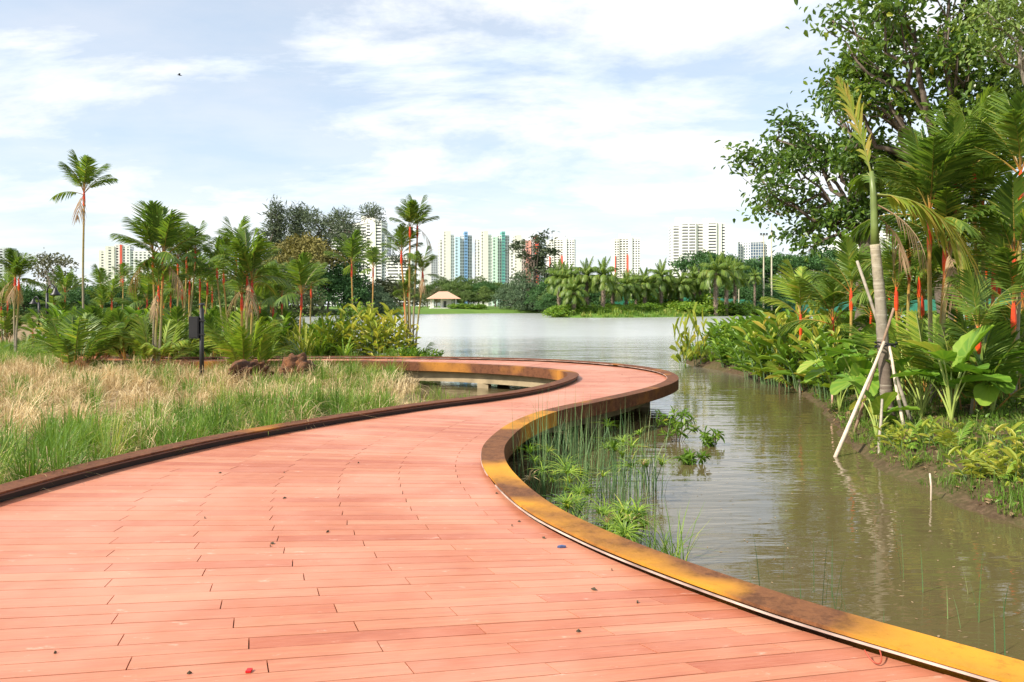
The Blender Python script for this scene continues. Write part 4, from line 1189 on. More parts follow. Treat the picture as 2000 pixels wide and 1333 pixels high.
for i in range(22):
    x = gb.uniform(100, 300); d = gb.uniform(30, 40)
    strap(('gold', 'lily')[i % 2], 'arching yellow green plant near the lamp posts', gl(x, d), gb.uniform(1.2, 1.9), gb.uniform(0, 6), 'arching plants near the lamp posts')
for i, (x, d, s) in enumerate(((700, 27.4, 1.35), (722, 27.8, 1.3), (742, 27.2, 1.6), (756, 28.0, 1.5), (770, 27.4, 1.3), (782, 27.0, 1.2), (650, 28, 1.2), (672, 27.5, 1.3), (735, 29, 1.8))):
    cane('yellow%d' % (i % 3), 'yellow leaved cane plant left of the tall palm cluster', gl(x, d), s, i*1.3, 'yellow cane plants by the tall palm cluster')
for i, (x, d) in enumerate(((826, 26.6), (838, 26.9), (815, 26.4), (800, 26.3), (778, 26.5), (846, 27.0))):
    cane('green%d' % (i % 3), 'low grey green plant at the foot of the tall palm cluster', gl(x, d), 0.55, i, 'low plants at the foot of the tall palm cluster')
tree_kind('sapling', 450, 1.9, rlobes(451, 7, 0.28, 1.0, 1.0, 0.22, 0.34, 1.2), 70, 8, 0.10, 0.10, M_SHRUB, M_BARKL, 0.022)
for x, yt, d, lab in ((1019-340, 572, 30, 'young columnar sapling left of the slim palm'), (707, 565, 31, 'young columnar sapling between the two slim palms'), (628, 600, 29, 'young sapling behind the strap leaved thicket')):
    L = gl(x, d); plant_tree('sapling', 'sapling', lab, L, hgt(yt, d, L.z)/2.5, x)

# black pole with a box, lamp posts, boulders
L = gl(394, 18.2)
t = thing('box_pole', 'black metal pole carrying a black box in the grass', 'pole', L)
H = hgt(592, 18.2, L.z)
m = MB(); m.tube([(0, 0, -0.3), (0, 0, H*0.93)], 0.050, 12); m.build('post', M_BLACK, t, True)
m = MB(); m.lathe([(0.030, H*0.93), (0.030, H*0.97), (0.065, H*0.972), (0.060, H*0.988), (0.02, H)], 12); m.build('cap', M_BLACK, t)
m = MB(); z = hgt(640, 18.2, L.z); m.box((-0.155, 0, z), (0.22, 0.16, 0.50)); bx = m.build('box', M_BLACK, t)
m = MB(); m.box((-0.155, -0.084, z), (0.18, 0.008, 0.44)); m.build('box_door', M_BLACK, bx)
for q in (-0.16, 0.16):
    m = MB(); m.box((-0.02, 0, z+q), (0.16, 0.118, 0.04)); m.build('clamp', M_BLACK, t)
m = MB(); m.box((0, 0, -0.02), (0.24, 0.24, 0.10)); m.build('footing', M_CONC, t)
def lamp(x, d, ytop, label, rz):
    L = gl(x, d); H = hgt(ytop, d, L.z)
    t = thing('lamp_post', label, 'street lamp', L, rz, None, 'black lamp posts by the path')
    m = MB(); m.tube([(0, 0, -0.3), (0, 0, H*0.42)], 0.070, 10); m.tube([(0, 0, H*0.42), (0, 0, H*0.86)], 0.048, 10); m.build('post', M_BLACK, t, True)
    a = np.linspace(0, PI*0.92, 9); r = 0.15
    m = MB(); m.tube([(r-r*math.cos(q), 0, H*0.86+H*0.07*math.sin(q)*1.6) for q in a], 0.024, 8); m.build('arm', M_BLACK, t, True)
    m = MB(); m.lathe([(0.03, H*0.93), (0.06, H*0.91), (0.10, H*0.87), (0.17, H*0.84), (0.18, H*0.825), (0.05, H*0.82)], 14, (2*r, 0, 0)); m.build('lamp_head', M_BLACK, t, True)
lamp(92, 28.6, 552, 'nearer black lamp post with a curved neck on the left', 0.0)
lamp(76, 36, 577, 'farther black lamp post with a curved neck on the left', 2.9)
def rock(label, x, d, size, seed):
    g = np.random.default_rng(seed)
    bm_v = []; n, k = 44, 28
    ph = g.uniform(0, 6, (9, 3)); fr = g.uniform(1.2, 9.0, (9, 3))
    for i in range(k+1):
        for j in range(n):
            th, al = PI*i/k, 2*PI*j/n
            v = np.array([math.sin(th)*math.cos(al), math.sin(th)*math.sin(al), math.cos(th)])
            s = 1 + sum(0.085*math.sin(fr[q]@v*1.6+ph[q][0])/(1+0.1*q) for q in range(9)) + 0.022*g.normal()
            v = np.sign(v)*np.abs(v)**0.8
            bm_v.append(v*s*np.array(size))
    f = [(i*n+j, i*n+(j+1) % n, (i+1)*n+(j+1) % n, (i+1)*n+j) for i in range(k) for j in range(n)]
    m = MB(); m.add(bm_v, [q[::-1] for q in f])
    L = gl(x, d)
    mt, tt, p = mat('laterite_rock')
    f1 = noise(tt, 2.4, 6, 0.7); f2 = noise(tt, 11, 6, 0.75)
    col = mixc(tt, rmp(tt, f1, [(0.4, 0.0), (0.6, 1.0)]), (0.085, 0.036, 0.018), (0.21, 0.085, 0.030))
    col = mixc(tt, rmp(tt, f2, [(0.5, 0.0), (0.62, 0.8)]), col, (0.035, 0.024, 0.020))
    tt.links.new(col, p.inputs['Base Color']); p.inputs['Roughness'].default_value = 0.95; bump(tt, p, f2, 0.9, 0.05)
    o = m.build('boulder', mt, None, True, loc=L+Vector((0, 0, size[2]*0.35)), rot=(0, 0, seed))
    o['label'] = label; o['category'] = 'boulder'
rock('broad flat rust brown boulder in the grass before the far deck', 487, 19.2, (0.62, 0.42, 0.36), 2)
rock('rounder dark brown boulder right beside the broad flat one', 580, 19.6, (0.42, 0.38, 0.44), 5)

# ------------------------------------------------------------------ grass of the left bank
DECK = np.vstack([ER[::6], EL[::6][::-1]])
def outside_deck(X, Y, off):
    return sdist(DECK, X, Y) < -off
def scatter(fn, poly, x0, x1, y0, y1, dens, g, smin=0.05):
    n = int((x1-x0)*(y1-y0)*dens)
    X = g.uniform(x0, x1, n); Y = g.uniform(y0, y1, n)
    ok = sdist(poly, X, Y) > smin
    X, Y = X[ok], Y[ok]
    ok = outside_deck(X, Y, 0.24)
    return X[ok], Y[ok]
def in_view(X, Y, m=0.06):
    return (np.abs(X) < Y*(0.643+m)+0.4) & (Y > 2)
def tufts(mb, X, Y, Z, g, n, hgt_, lean, wd, rad, var, dvar=0.15, curl=0.0, seg=3):
    N = len(X)
    tv = np.repeat(g.normal(var, dvar, N), n)
    a = g.uniform(0, 2*PI, N*n); r = rad*np.sqrt(g.random(N*n))
    P = np.stack([np.repeat(X, n)+r*np.cos(a), np.repeat(Y, n)+r*np.sin(a), np.repeat(Z, n)-0.02], -1)
    H = np.repeat(hgt_ if hasattr(hgt_, '__len__') else np.full(N, hgt_), n)*g.uniform(0.5, 1.1, N*n)
    blades(mb, P, H, a+g.normal(0, 0.5, N*n), np.abs(g.normal(lean[0], lean[1], N*n)), np.full(N*n, wd), np.clip(tv+g.normal(0, 0.1, N*n), 0, 1), seg, curl)
g = np.random.default_rng(61)
X = g.uniform(8, 110, 9000); Y = g.uniform(157, 226, 9000)
s_ = sdist(FAR, X, Y); k = (s_ > 0.2) & (s_ < 10); X, Y = X[k], Y[k]
m = MB(); tufts(m, X, Y, hF(X, Y), g, 8, 1.1*g.uniform(0.4, 1.2, len(X)), (0.4, 0.3), 0.16, 0.5, 0.6, 0.2)
m.build('spit_grass', M_GRASS, None, label='rank bright grass along the edge of the far spit', category='grass', kind='stuff')
g = np.random.default_rng(77)
EDG = EL[::4]
def edge_dist(X, Y):
    d = np.full(X.shape, 1e9)
    for a in EDG: d = np.minimum(d, (X-a[0])**2+(Y-a[1])**2)
    return np.sqrt(d)
X, Y = scatter(hL, LEFT, -17, 0, 3, 25, 15, g)
k = in_view(X, Y); X, Y = X[k], Y[k]
ed = edge_dist(X, Y)
patch = lump(X, Y, 1.1, 0.5) + g.normal(0, 0.55, len(X))
near = np.where(Y < 13, 3.4, 1.4)
green = (ed < near + patch*1.0) | ((X > -5.5) & (Y > 15.5) & (patch > -0.2)) | (patch > 0.75)
green &= ~((X < -6.5) & (patch < 0.45))
green &= ~((X > -2.9) & (Y > 15.5))
Z = hL(X, Y)
m = MB()
hh = np.where(ed < 3, 0.66, 0.56)*g.uniform(0.45, 1.25, len(X))
tufts(m, X[green], Y[green], Z[green], g, 40, hh[green], (0.42, 0.3), 0.010, 0.085, 0.50, 0.24, 0.06, 4)
big = green & (g.random(len(X)) < 0.10)
tufts(m, X[big], Y[big], Z[big], g, 60, 0.80*g.uniform(0.7, 1.1, big.sum()), (0.4, 0.3), 0.011, 0.09, 0.30, 0.2, 0.1, 4)
m.build('tall_grass', M_GRASS, None, label='bright green tall grass growing along the left kerb and pond edge', category='grass', kind='stuff')
dry = ~green & ~((X > -2.9) & (Y > 15.5))
bare = (lump(X+3, Y, 0.9, 0.5) > 0.75)
dry &= ~bare | (g.random(len(X)) < 0.25)
m = MB()
tufts(m, X[dry], Y[dry], Z[dry], g, 22, 0.56*g.uniform(0.35, 1.3, dry.sum()), (0.6, 0.45), 0.011, 0.12, 0.5, 0.28, 0.22, 4)
sel = green & (g.random(len(X)) < 0.34)
tufts(m, X[sel], Y[sel], Z[sel], g, 14, 0.60, (0.6, 0.4), 0.010, 0.16, 0.6, 0.25, 0.25, 4)
big = (g.random(len(X)) < 0.09)
tufts(m, X[big], Y[big], Z[big], g, 30, 0.85*g.uniform(0.7, 1.15, big.sum()), (0.7, 0.45), 0.012, 0.10, 0.62, 0.25, 0.3, 5)
m.build('dry_grass', M_STRAW, None, label='dry straw coloured grass covering the left bank', category='grass', kind='stuff')
X, Y = scatter(hL, LEFT, -24, -2, 24, 40, 10, g)
k = in_view(X, Y); X, Y = X[k], Y[k]; Z = hL(X, Y)
m = MB(); tufts(m, X, Y, Z, g, 16, 0.4*g.uniform(0.5, 1.2, len(X)), (0.5, 0.3), 0.016, 0.18, 0.5, 0.25)
m.build('rough_grass', M_GRASS, None, label='rough low grass between the palms beyond the far deck', category='grass', kind='stuff')
# sedge standing in the pond
n = 150
X = g.uniform(-2.4, -0.2, n); Y = g.uniform(13.4, 20.5, n)
k = (sdist(LEFT, X, Y) > -1.1) & outside_deck(X, Y, 0.3); X, Y = X[k], Y[k]
m = MB(); tufts(m, X, Y, np.full(len(X), ZW), g, 7, 0.36*g.uniform(0.5, 1.1, len(X)), (0.3, 0.2), 0.010, 0.10, 0.62, 0.2)
m.build('pond_sedge', M_GRASS, None, label='thin yellow green sedge standing in the pond inside the bend', category='sedge', kind='stuff')
# ------------------------------------------------------------------ right bank
# big broadleaf trees
def big_tree(name, label, x, d, crown_px, clumps, per, size, seed, leafmat, trunk_r, fork_y, spread=0.30, droop=0.35, dy=1.8, bark=None):
    """crown_px: (x, y, rx, ry) lobes in photo pixels at the tree's distance, pushed to and fro in depth"""
    g = np.random.default_rng(seed)
    L = gr_(x, d); s = d/FPX
    t = thing(name, label, 'tree', L)
    lob = []
    for (cx, cy, rx, ry) in crown_px:
        p = at(cx, cy, d) - L
        lob.append(((p.x, g.uniform(-dy, dy), p.z), (rx*s, rx*s*1.05, ry*s)))
    tr = MB(); fork = hgt(fork_y, d, L.z)
    Pt = limb(tr, (0, 0, -0.4), (0.15, 0, fork), trunk_r, trunk_r*0.62, g, 6, 0.015, 10)
    tr.build('trunk', bark or M_BARK, t, True)
    br = MB()
    for c, r_ in lob:
        st = np.array([0.15, 0, fork*g.uniform(0.72, 1.0)])
        P = limb(br, st, np.array(c), trunk_r*0.36, trunk_r*0.08, g, 7, 0.055, 6)
        for q in range(4):
            e = np.array(c) + unit(g.normal(size=3))*np.array(r_)*0.8
            limb(br, P[4+q % 3], e, trunk_r*0.10, trunk_r*0.03, g, 5, 0.08, 4)
    br.build('branches', bark or M_BARK, t, True)
    cr = MB(); crown(cr, g, lob, clumps, per, size, spread, 0.5, 0.52, droop, LEAF6, LEAF6F)
    cr.build('crown', leafmat, t)
    return t
big_tree('spreading_tree', 'broadleaf tree leaning left over the water with a dark trunk', 1678, 23, [
    (1506, 300, 36, 47), (1548, 250, 34, 25), (1498, 380, 25, 36), (1568, 330, 51, 51), (1528, 400, 34, 34), (1618, 290, 47, 51), (1648, 220, 34, 43), (1588, 400, 43, 38), (1653, 350, 51, 51),
    (1588, 455, 34, 30), (1638, 440, 43, 38), (1688, 300, 51, 60), (1693, 420, 38, 47), (1573, 485, 24, 18), (1728, 360, 47, 60), (1628, 190, 18, 22), (1678, 180, 34, 34)], 400, 16, 0.185, 501, M_TREE, 0.24, 420, 0.26)
big_tree('tall_tree', 'tall dense dark broadleaf tree filling the upper right', 1850, 20, [
    (1682, 60, 44, 52), (1712, -20, 52, 52), (1662, 10, 29, 35), (1658, 110, 24, 31), (1687, 200, 39, 35), (1802, 150, 52, 52), (1722, 140, 52, 52), (1782, 60, 61, 61), (1762, 210, 52, 48), (1852, 130, 61, 61), (1822, -10, 61, 52), (1902, 50, 52, 52), (1892, 200, 61, 52), (1832, 260, 52, 39),
    (1962, 150, 52, 52), (1982, 260, 52, 48), (1922, 300, 52, 39), (2012, 60, 52, 52), (2062, 180, 61, 61), (1742, 280, 44, 39), (1672, 140, 26, 35), (1922, -60, 79, 52), (2072, 320, 52, 52)], 720, 16, 0.185, 502, M_TREE, 0.30, 330, 0.27)
big_tree('pale_tree', 'paler feathery tree with a grey branch at the top right corner', 2030, 15, [
    (1920, 30, 45, 30), (1960, 70, 40, 28), (1990, 20, 50, 40), (1935, 100, 30, 18), (2040, 60, 60, 60), (2000, -40, 70, 40), (2080, 140, 60, 60)], 210, 14, 0.10, 503, leafm('pale_leaf', [(0, (0.10, 0.17, 0.04)), (1, (0.24, 0.33, 0.07))], 0.5, 0.3, 0.1), 0.13, 110, 0.20, 0.5, 0.8, M_BARKL)

# the propped palm
D0 = 12.6
L = gr_(1732, D0)
prop = thing('propped_palm', 'young ringed trunk palm held up by tied stakes on the right bank', 'palm tree', L)
def rel(x, y, d): return at(x, y, d) - L
m = MB()
pts = [rel(1733, 815, D0), rel(1732, 775, D0), rel(1728, 719, D0), rel(1724, 662, D0), rel(1719, 580, D0), rel(1713, 520, D0), rel(1709, 478, D0)]
PP = np.array([tuple(p) for p in pts])
kk = np.linspace(0, 1, 46); P46 = np.stack([np.interp(kk, np.linspace(0, 1, 7), PP[:, i]) for i in range(3)], -1)
rr = np.interp(kk, [0, 0.12, 0.5, 0.9, 1], [0.125, 0.098, 0.086, 0.074, 0.076]) + 0.004*(np.arange(46) % 3 == 0)
m.tube(P46, rr, 14, np.linspace(0, 1, 46))
mt, tt, p_ = mat('ringed_palm_bark')
v = attr(tt); f = noise(tt, 14, 6, 0.7); f2 = noise(tt, 1.0, 3, 0.5, mapv(tt, pos(tt), (2, 2, 26)))
col = rmp(tt, v, [(0.0, (0.13, 0.10, 0.075)), (0.35, (0.17, 0.13, 0.10)), (0.6, (0.27, 0.24, 0.18)), (1.0, (0.38, 0.33, 0.22))])
col = mixc(tt, rmp(tt, f, [(0.45, 0.0), (0.7, 0.55)]), col, (0.10, 0.075, 0.06))
col = mixc(tt, rmp(tt, f2, [(0.55, 0.0), (0.66, 0.45)]), col, (0.55, 0.50, 0.40))
tt.links.new(col, p_.inputs['Base Color']); p_.inputs['Roughness'].default_value = 0.85; bump(tt, p_, f, 0.4, 0.02)
m.build('trunk', mt, prop, True)
m = MB(); m.tube([rel(1709, 479, D0), rel(1708, 440, D0), rel(1706, 380, D0), rel(1702, 335, D0)], [0.070, 0.058, 0.050, 0.032], 10, 0.5)
m.build('crownshaft', plain('green_crownshaft', (0.14, 0.19, 0.045), 0.4, vary=0.2), prop, True)
BIGF = [M_PALMY, M_RACHG]
top = rel(1704, 350, D0)
link('frond', frond_mesh('upright_frond', 511, 1.65, 103, 118, 17, 0.62, 0.048, 0.12, 0.12, BIGF, 0.30, 0.95, 0.80, 0.2, 0.020, 0.08), prop, top)
link('frond', frond_mesh('hanging_frond', 512, 1.75, -5, -98, 36, 0.62, 0.050, -0.05, 0.10, BIGF, 0.75, 0.6, 0.78, 0.22, 0.020, 0.0), prop, rel(1707, 380, D0), (0, 0, R(-14)), 1.15)
link('frond', frond_mesh('half_frond', 513, 1.1, 55, -50, 22, 0.42, 0.045, 0.05, 0.16, [M_PALM, M_RACHG], 0.6, 0.6, 0.5, 0.2, 0.016), prop, rel(1706, 370, D0), (0, 0, R(75)))
link('dead_frond', DEADF[0], prop, rel(1712, 400, D0), (0, 0, R(-40)), 1.25)
link('dead_frond', DEADF[1], prop, rel(1712, 420, D0), (0, 0, R(20)), 1.0)
M_WOODP = plain('pale_stake_wood', (0.55, 0.45, 0.35), 0.8, vary=0.2, scale=12)
M_WOODB = plain('brown_stake_wood', (0.26, 0.17, 0.11), 0.85, vary=0.3, scale=12)
M_WOODG = plain('grey_stake_wood', (0.32, 0.28, 0.22), 0.85, vary=0.3, scale=12)
fw = onz(1630, 897, ZW-0.03)
for nm, a, c, r, mm, lab in (
    ('support_stake', at(1727, 668, 12.35), fw, 0.036, M_WOODP, 'whitish stake running down into the water from the propped palm'),
    ('support_stake', at(1746, 602, 12.3), Vector((onz(1659, 874, ZW-0.1))), 0.030, M_WOODB, 'brown stake beside the whitish one, leaning against the propped palm'),
    ('support_stake', at(1674, 510, 12.85), gr_(1784, 12.3)+Vector((0, 0, -0.1)), 0.036, M_WOODG, 'long grey stake crossing behind the propped palm from upper left'),
    ('support_stake', at(1736, 672, 12.4), gr_(1769, 11.8)+Vector((0, 0, -0.1)), 0.032, M_WOODP, 'short pale stake on the land side of the propped palm'),
    ('support_stake', at(1723, 780, 11.6), gr_(1716, 11.2)+Vector((0, 0, -0.15)), 0.028, M_WOODG, 'stubby grey stake at the foot of the propped palm')):
    m = MB(); aa = np.array(a); cc = np.array(c)
    q = np.linspace(0, 1, 6)[:, None]; Pq = aa+(cc-aa)*q; Pq[1:-1] += np.random.default_rng(int(r*1e4)).normal(size=(4, 3))*0.006
    m.tube(Pq, np.linspace(r*0.62, r*0.82, 6), 9)
    o = m.build(nm, mm, None, True); o['label'] = lab; o['category'] = 'stake'; o['group'] = 'stakes propping the palm'
a_ = np.linspace(0, 4*PI, 40); c_ = at(1727, 674, D0)
m = MB(); m.tube([(c_.x+0.155*math.cos(q), c_.y-0.06+0.17*math.sin(q), c_.z-0.03+0.006*q+0.02*math.sin(q*1.5)) for q in a_], 0.014, 6)
o = m.build('tie_strap', M_BLACK, None, True); o['label'] = 'black strap tying the stakes to the propped palm'; o['category'] = 'strap'

# red stemmed palms of the right bank
G2 = 'red stemmed palms on the right bank'
wp('large red stemmed palm clump right of the propped palm', 1815, 13.6, [(1808, 412, 1.35, 11), (1822, 428, 1.3, 10), (1868, 345, 1.2, 10), (1850, 470, 1.2, 9)], gr_, suckers=14, slen=1.25, group=G2, dead=1, skind='y')
wp('yellow stemmed palm clump in the middle of the right bank', 1915, 14.5, [(1920, 395, 1.2, 10), (1898, 320, 1.2, 10), (1935, 520, 1.2, 9)], gr_, suckers=14, slen=1.35, group=G2, dead=1, kind='y', skind='g')
wp('palm clump with bright red sheaths at the right edge', 1975, 12.8, [(1988, 500, 1.25, 10), (1996, 330, 1.2, 10), (1970, 590, 1.0, 8)], gr_, suckers=10, slen=1.2, group=G2)
wp('dark low palm clump with red leaf stalks behind the elephant ears', 1895, 12.2, [(1900, 640, 0.9, 6)], gr_, suckers=16, slen=1.1, group=G2)
wp('small red stemmed palm with orange tipped leaves by the spit view', 1562, 20, [(1562, 612, 1.25, 8)], gr_, suckers=5, slen=0.8, group=G2, kind='y')
wp('small red stemmed palm under the spreading tree', 1622, 19, [(1624, 622, 1.2, 9)], gr_, suckers=8, slen=1.0, group=G2)
wp('red stemmed palm beside the dark tree trunk', 1664, 18, [(1664, 565, 1.1, 9)], gr_, suckers=6, slen=1.0, group=G2)
wp('palm clump between the dark tree trunk and the propped palm', 1760, 16, [(1750, 560, 1.1, 9), (1775, 500, 1.2, 9)], gr_, suckers=12, slen=1.2, group=G2)
for i, (x, d, y) in enumerate(((1700, 20, 590), (1790, 18, 520), (1850, 18, 500), (1930, 19, 480), (1990, 18, 520), (2060, 15, 500), (1740, 22, 560), (2040, 20, 450), (1880, 22, 540))):
    wp('palm clump in the dense back row of the right bank', x, d, [(x, y+20, 1.1, 8), (x+14, y+60, 1.0, 7)], gr_, suckers=7, slen=1.2, kind='y' if i % 2 else 'g', group='palm clumps in the back row of the right bank')

# elephant ears
def ear_mesh(seed, var):
    g = np.random.default_rng(seed)
    n = 44; th = np.linspace(-PI*0.985, PI*0.985, n)
    c = (1+np.cos(th))/2
    r = 0.30 + 0.72*c**1.9 + 0.10*np.exp(-((np.abs(th)-2.45)/0.35)**2)
    r = r*(1-0.55*np.exp(-((np.abs(th)-PI)/0.22)**2))*(1+0.015*np.cos(th*22))
    V = [(0, 0, 0)]; A = [var+0.3]
    for q in (0.35, 0.7, 1.0):
        x = q*r*np.cos(th); y = q*r*np.sin(th)*0.66
        z = 0.36*np.abs(y) - 0.16*x*np.abs(x) + 0.020*q*np.cos(th*16) + 0.02*q*np.sin(th*5+seed)
        V += list(zip(x, y, z)); A += list(var + 0.28*(np.cos(th*16) > 0.72) + 0.35*(np.abs(th) < 0.1))
    F = [(0, 1+j, 2+j) for j in range(n-1)]
    for q in range(2):
        o = 1+q*n
        F += [(o+j, o+n+j, o+n+j+1, o+j+1) for j in range(n-1)]
    m = MB(); m.add(V, F, np.clip(np.array(A), 0, 1))
    return m.mesh('ear_leaf', M_EAR, True)
EARS = [ear_mesh(520+i, v_) for i, v_ in enumerate((0.25, 0.4, 0.5, 0.9))]
def ear_plant(label, loc, ls, group='elephant ear plants', name='elephant_ear_plant'):
    """ls: (azimuth deg, petiole height, reach, leaf size, tilt, variant)"""
    t = thing(name, label, 'plant', loc, 0.0, None, group)
    for az, h, reach, sz, tilt, k in ls:
        a = R(az); ca, sa = math.cos(a), math.sin(a)
        m = MB(); q = np.linspace(0, 1, 7)
        P = [(ca*reach*s**1.6, sa*reach*s**1.6, h*(s**0.85)-0.05*(1-s)) for s in q]
        m.tube(P, np.linspace(0.020, 0.009, 7), 6, 0.6)
        pt = m.build('petiole', M_YELG, t, True)
        link('leaf', EARS[k], t, P[-1], (0, R(tilt), a), sz)
M_YELG = leafm('leaf_stalk', [(0, (0.16, 0.28, 0.05)), (1, (0.40, 0.45, 0.12))], 0.4, 0.0, 0.2)
ge = random.Random(8)
def ear_set(n, h, sz, back=None):
    o = []
    for i in range(n):
        o.append((i*137+ge.uniform(-25, 25) if back is None else back+ge.uniform(-80, 80), h*ge.uniform(0.55, 1.1), 0.32*h*ge.uniform(0.6, 1.3), sz*ge.uniform(0.7, 1.2), ge.uniform(-70, 40), ge.choice((0, 1, 1, 2, 2, 3)) if i else 1))
    return o
ear_plant('elephant ear plant with the largest leaves at the middle of the right bank', gr_(1858, 11.6), ear_set(10, 0.95, 0.52), 'elephant ear plants on the right bank')
ear_plant('elephant ear plant with a yellowing leaf near the right edge', gr_(1938, 11.8), ear_set(7, 0.85, 0.42)+[(230, 0.45, 0.3, 0.40, 30, 3)], 'elephant ear plants on the right bank')
ear_plant('elephant ear plant just right of the propped palm trunk', gr_(1800, 12.4), ear_set(9, 0.9, 0.46), 'elephant ear plants on the right bank')
ear_plant('elephant ear plant left of the propped palm trunk', gr_(1690, 13.6), ear_set(9, 0.85, 0.42), 'elephant ear plants on the right bank')
ear_plant('elephant ear plant at the water edge with a lone yellow leaf', gr_(1640, 15.5), ear_set(8, 0.8, 0.40)+[(190, 0.95, 0.5, 0.42, 20, 3)], 'elephant ear plants on the right bank')
ear_plant('young elephant ear plant at the stakes', gr_(1712, 12.2), ear_set(6, 0.55, 0.36), 'elephant ear plants on the right bank')
for i, (x, d) in enumerate(((1665, 17), (1700, 16.2), (1725, 17.5), (1760, 14.5), (1620, 18.2), (1680, 15))):
    ear_plant('elephant ear plant in the leafy mass behind the stakes', gr_(x, d), ear_set(8, 1.0, 0.42), 'elephant ear plants behind the stakes')

# leafy plants along the channel edge
gb = random.Random(51)
nb = 0
while nb < 105:
    x = gb.uniform(6.6, 15); y = gb.uniform(17, 34)
    s = float(sdist(RIGHT, np.array([x]), np.array([y]))[0])
    if s < 0.25 or s > 5.5: continue
    cane('green%d' % (nb % 3), 'bright leafy plant in the low mass along the channel bank', (x, y, h1(hR, x, y)), gb.uniform(0.75, 1.15)*(0.8 if s < 1 else 1.1), gb.uniform(0, 6), 'leafy plants along the channel bank', sz=0.9)
    nb += 1
for i, (x, d, s) in enumerate(((1500, 22.5, 1.5), (1520, 22, 1.6), (1540, 21.6, 1.7), (1560, 21, 1.6), (1590, 20, 1.5), (1605, 18.5, 1.4), (1480, 23.5, 1.3), (1575, 22, 1.7), (1640, 17.2, 1.3))):
    L = gr_(x, d); L.z = max(L.z, ZW)
    cane(('yellow%d' if i % 2 else 'green%d') % (i % 3), 'taller pale leafed plant at the bend of the channel bank', L, s, i*1.1, 'taller leafy plants at the channel bend')
for x, d, yt, lab in ((1333, 28.3, 604, 'left of two thin yellow leaved saplings standing in the water at the bank tip'), (1364, 28.8, 590, 'right of two thin yellow leaved saplings at the bank tip')):
    L = gr_(x, d); L.z = max(L.z, ZW-0.05)
    cane('goldyoung1', lab, L, hgt(yt, d, L.z)/1.9, 0.4 if x < 1350 else 2.2, None, 'thin_sapling', 3.0)
for i, (x, d) in enumerate(((1349, 30.2), (1360, 29.8), (1375, 29.6), (1390, 28.5), (1350, 31), (1372, 30.8))):
    L = gr_(x, d); L.z = max(L.z, ZW); strap('lily', 'strap leaved tuft on the very tip of the right bank', L, 0.9, i, 'strap tufts on the bank tip')
# young ginger-like plants on the open slope in front
pts = [(1772,858),(1800,885),(1835,905),(1868,935),(1905,958),(1932,972),(1960,915),(1990,935),(1895,900),(1850,870),(1745,850),(1755,905),(1720,880),(1780,930),(1985,880),(1925,850),(1830,850),(1978,985),(1700,870),(1880,850)]
FERN = [frond_mesh('fern_leaf', 540+i, 0.55, a_, b_, 11, 0.18, 0.019, 0.25, 0.3, [M_YEL if i % 2 else M_SHRUB, M_RACHG], 0.2, 0.75, 0.5, 0.2, 0.006) for i, (a_, b_) in enumerate(((80, 45), (62, 10), (40, -20), (72, 30)))]
for i, (x, y) in enumerate(pts):
    z = -0.3
    for _ in range(6):
        Lp = onz(x, y, z); z = max(ZW, h1(hR, Lp.x, Lp.y))
    Lp.z = z - 0.02
    if i % 3 == 2:
        cane('goldyoung%d' % (i % 3), 'small yellow green shoot on the near right slope', Lp, 0.62, i, 'small shoots on the near right slope')
    else:
        t = thing('fern_plant', 'feathery yellow green young plant on the near right slope', 'plant', Lp, i*1.3, gb.uniform(0.5, 0.85), 'feathery young plants on the near right slope')
        for q in range(4):
            link('fern_leaf', FERN[(i+q) % 4], t, (0, 0, 0), (0, 0, q*2.4+gb.uniform(-0.3, 0.3)), gb.uniform(0.7, 1.1))
# ground cover on the right bank
g = np.random.default_rng(91)
n = 11000
X = g.uniform(4.8, 16, n); Y = g.uniform(5.5, 24, n)
s_ = sdist(RIGHT, X, Y); k = (s_ > 0.12) & (X < Y*0.70+0.8); X, Y, s_ = X[k], Y[k], s_[k]
pt_ = lump(X, Y, 1.7, 0.5) + g.normal(0, 0.3, len(X)); k = pt_ > -0.35; X, Y = X[k], Y[k]
m = MB(); tufts(m, X, Y, hR(X, Y), g, 16, 0.15*g.uniform(0.4, 1.9, len(X)), (0.6, 0.4), 0.009, 0.10, 0.42, 0.2)
m.build('bank_grass', M_GRASS, None, label='patchy short grass on the right bank', category='grass', kind='stuff')
n = 5000
X = g.uniform(4.8, 14, n); Y = g.uniform(6, 18, n); s_ = sdist(RIGHT, X, Y); k = s_ > 0.05; X, Y = X[k], Y[k]; n = len(X)
m = MB(); P = np.stack([X, Y, hR(X, Y)+0.015], -1)
leaves(m, P, g.normal(size=(n, 3))*np.array([1, 1, 0.15]), np.array([[0, 0, 1.0]])+g.normal(size=(n, 3))*0.3, g.uniform(0.04, 0.11, n), g.uniform(0.02, 0.05, n), g.uniform(0, 1, n), LEAF6, LEAF6F)
m.build('leaf_litter', M_DEAD, None, label='fallen brown leaves littering the right bank', category='leaf litter', kind='stuff')
n = 2600
X = g.uniform(4.8, 15, n); Y = g.uniform(6.2, 30, n); s_ = sdist(RIGHT, X, Y); pt_ = lump(X, Y, 1.3, 0.5)
k = (s_ > 0.1) & (pt_ > 0.05); X, Y = X[k], Y[k]; n = len(X); rp = 8
m = MB(); P = np.repeat(np.stack([X, Y, hR(X, Y)+0.06], -1), rp, 0) + g.normal(size=(n*rp, 3))*np.array([0.09, 0.09, 0.035])
leaves(m, P, g.normal(size=(n*rp, 3)), np.array([[0, 0, 1.0]])+g.normal(size=(n*rp, 3))*0.5, g.uniform(0.04, 0.10, n*rp), g.uniform(0.03, 0.05, n*rp), np.clip(g.normal(0.45, 0.2, n*rp), 0, 1), LEAF6, LEAF6F)
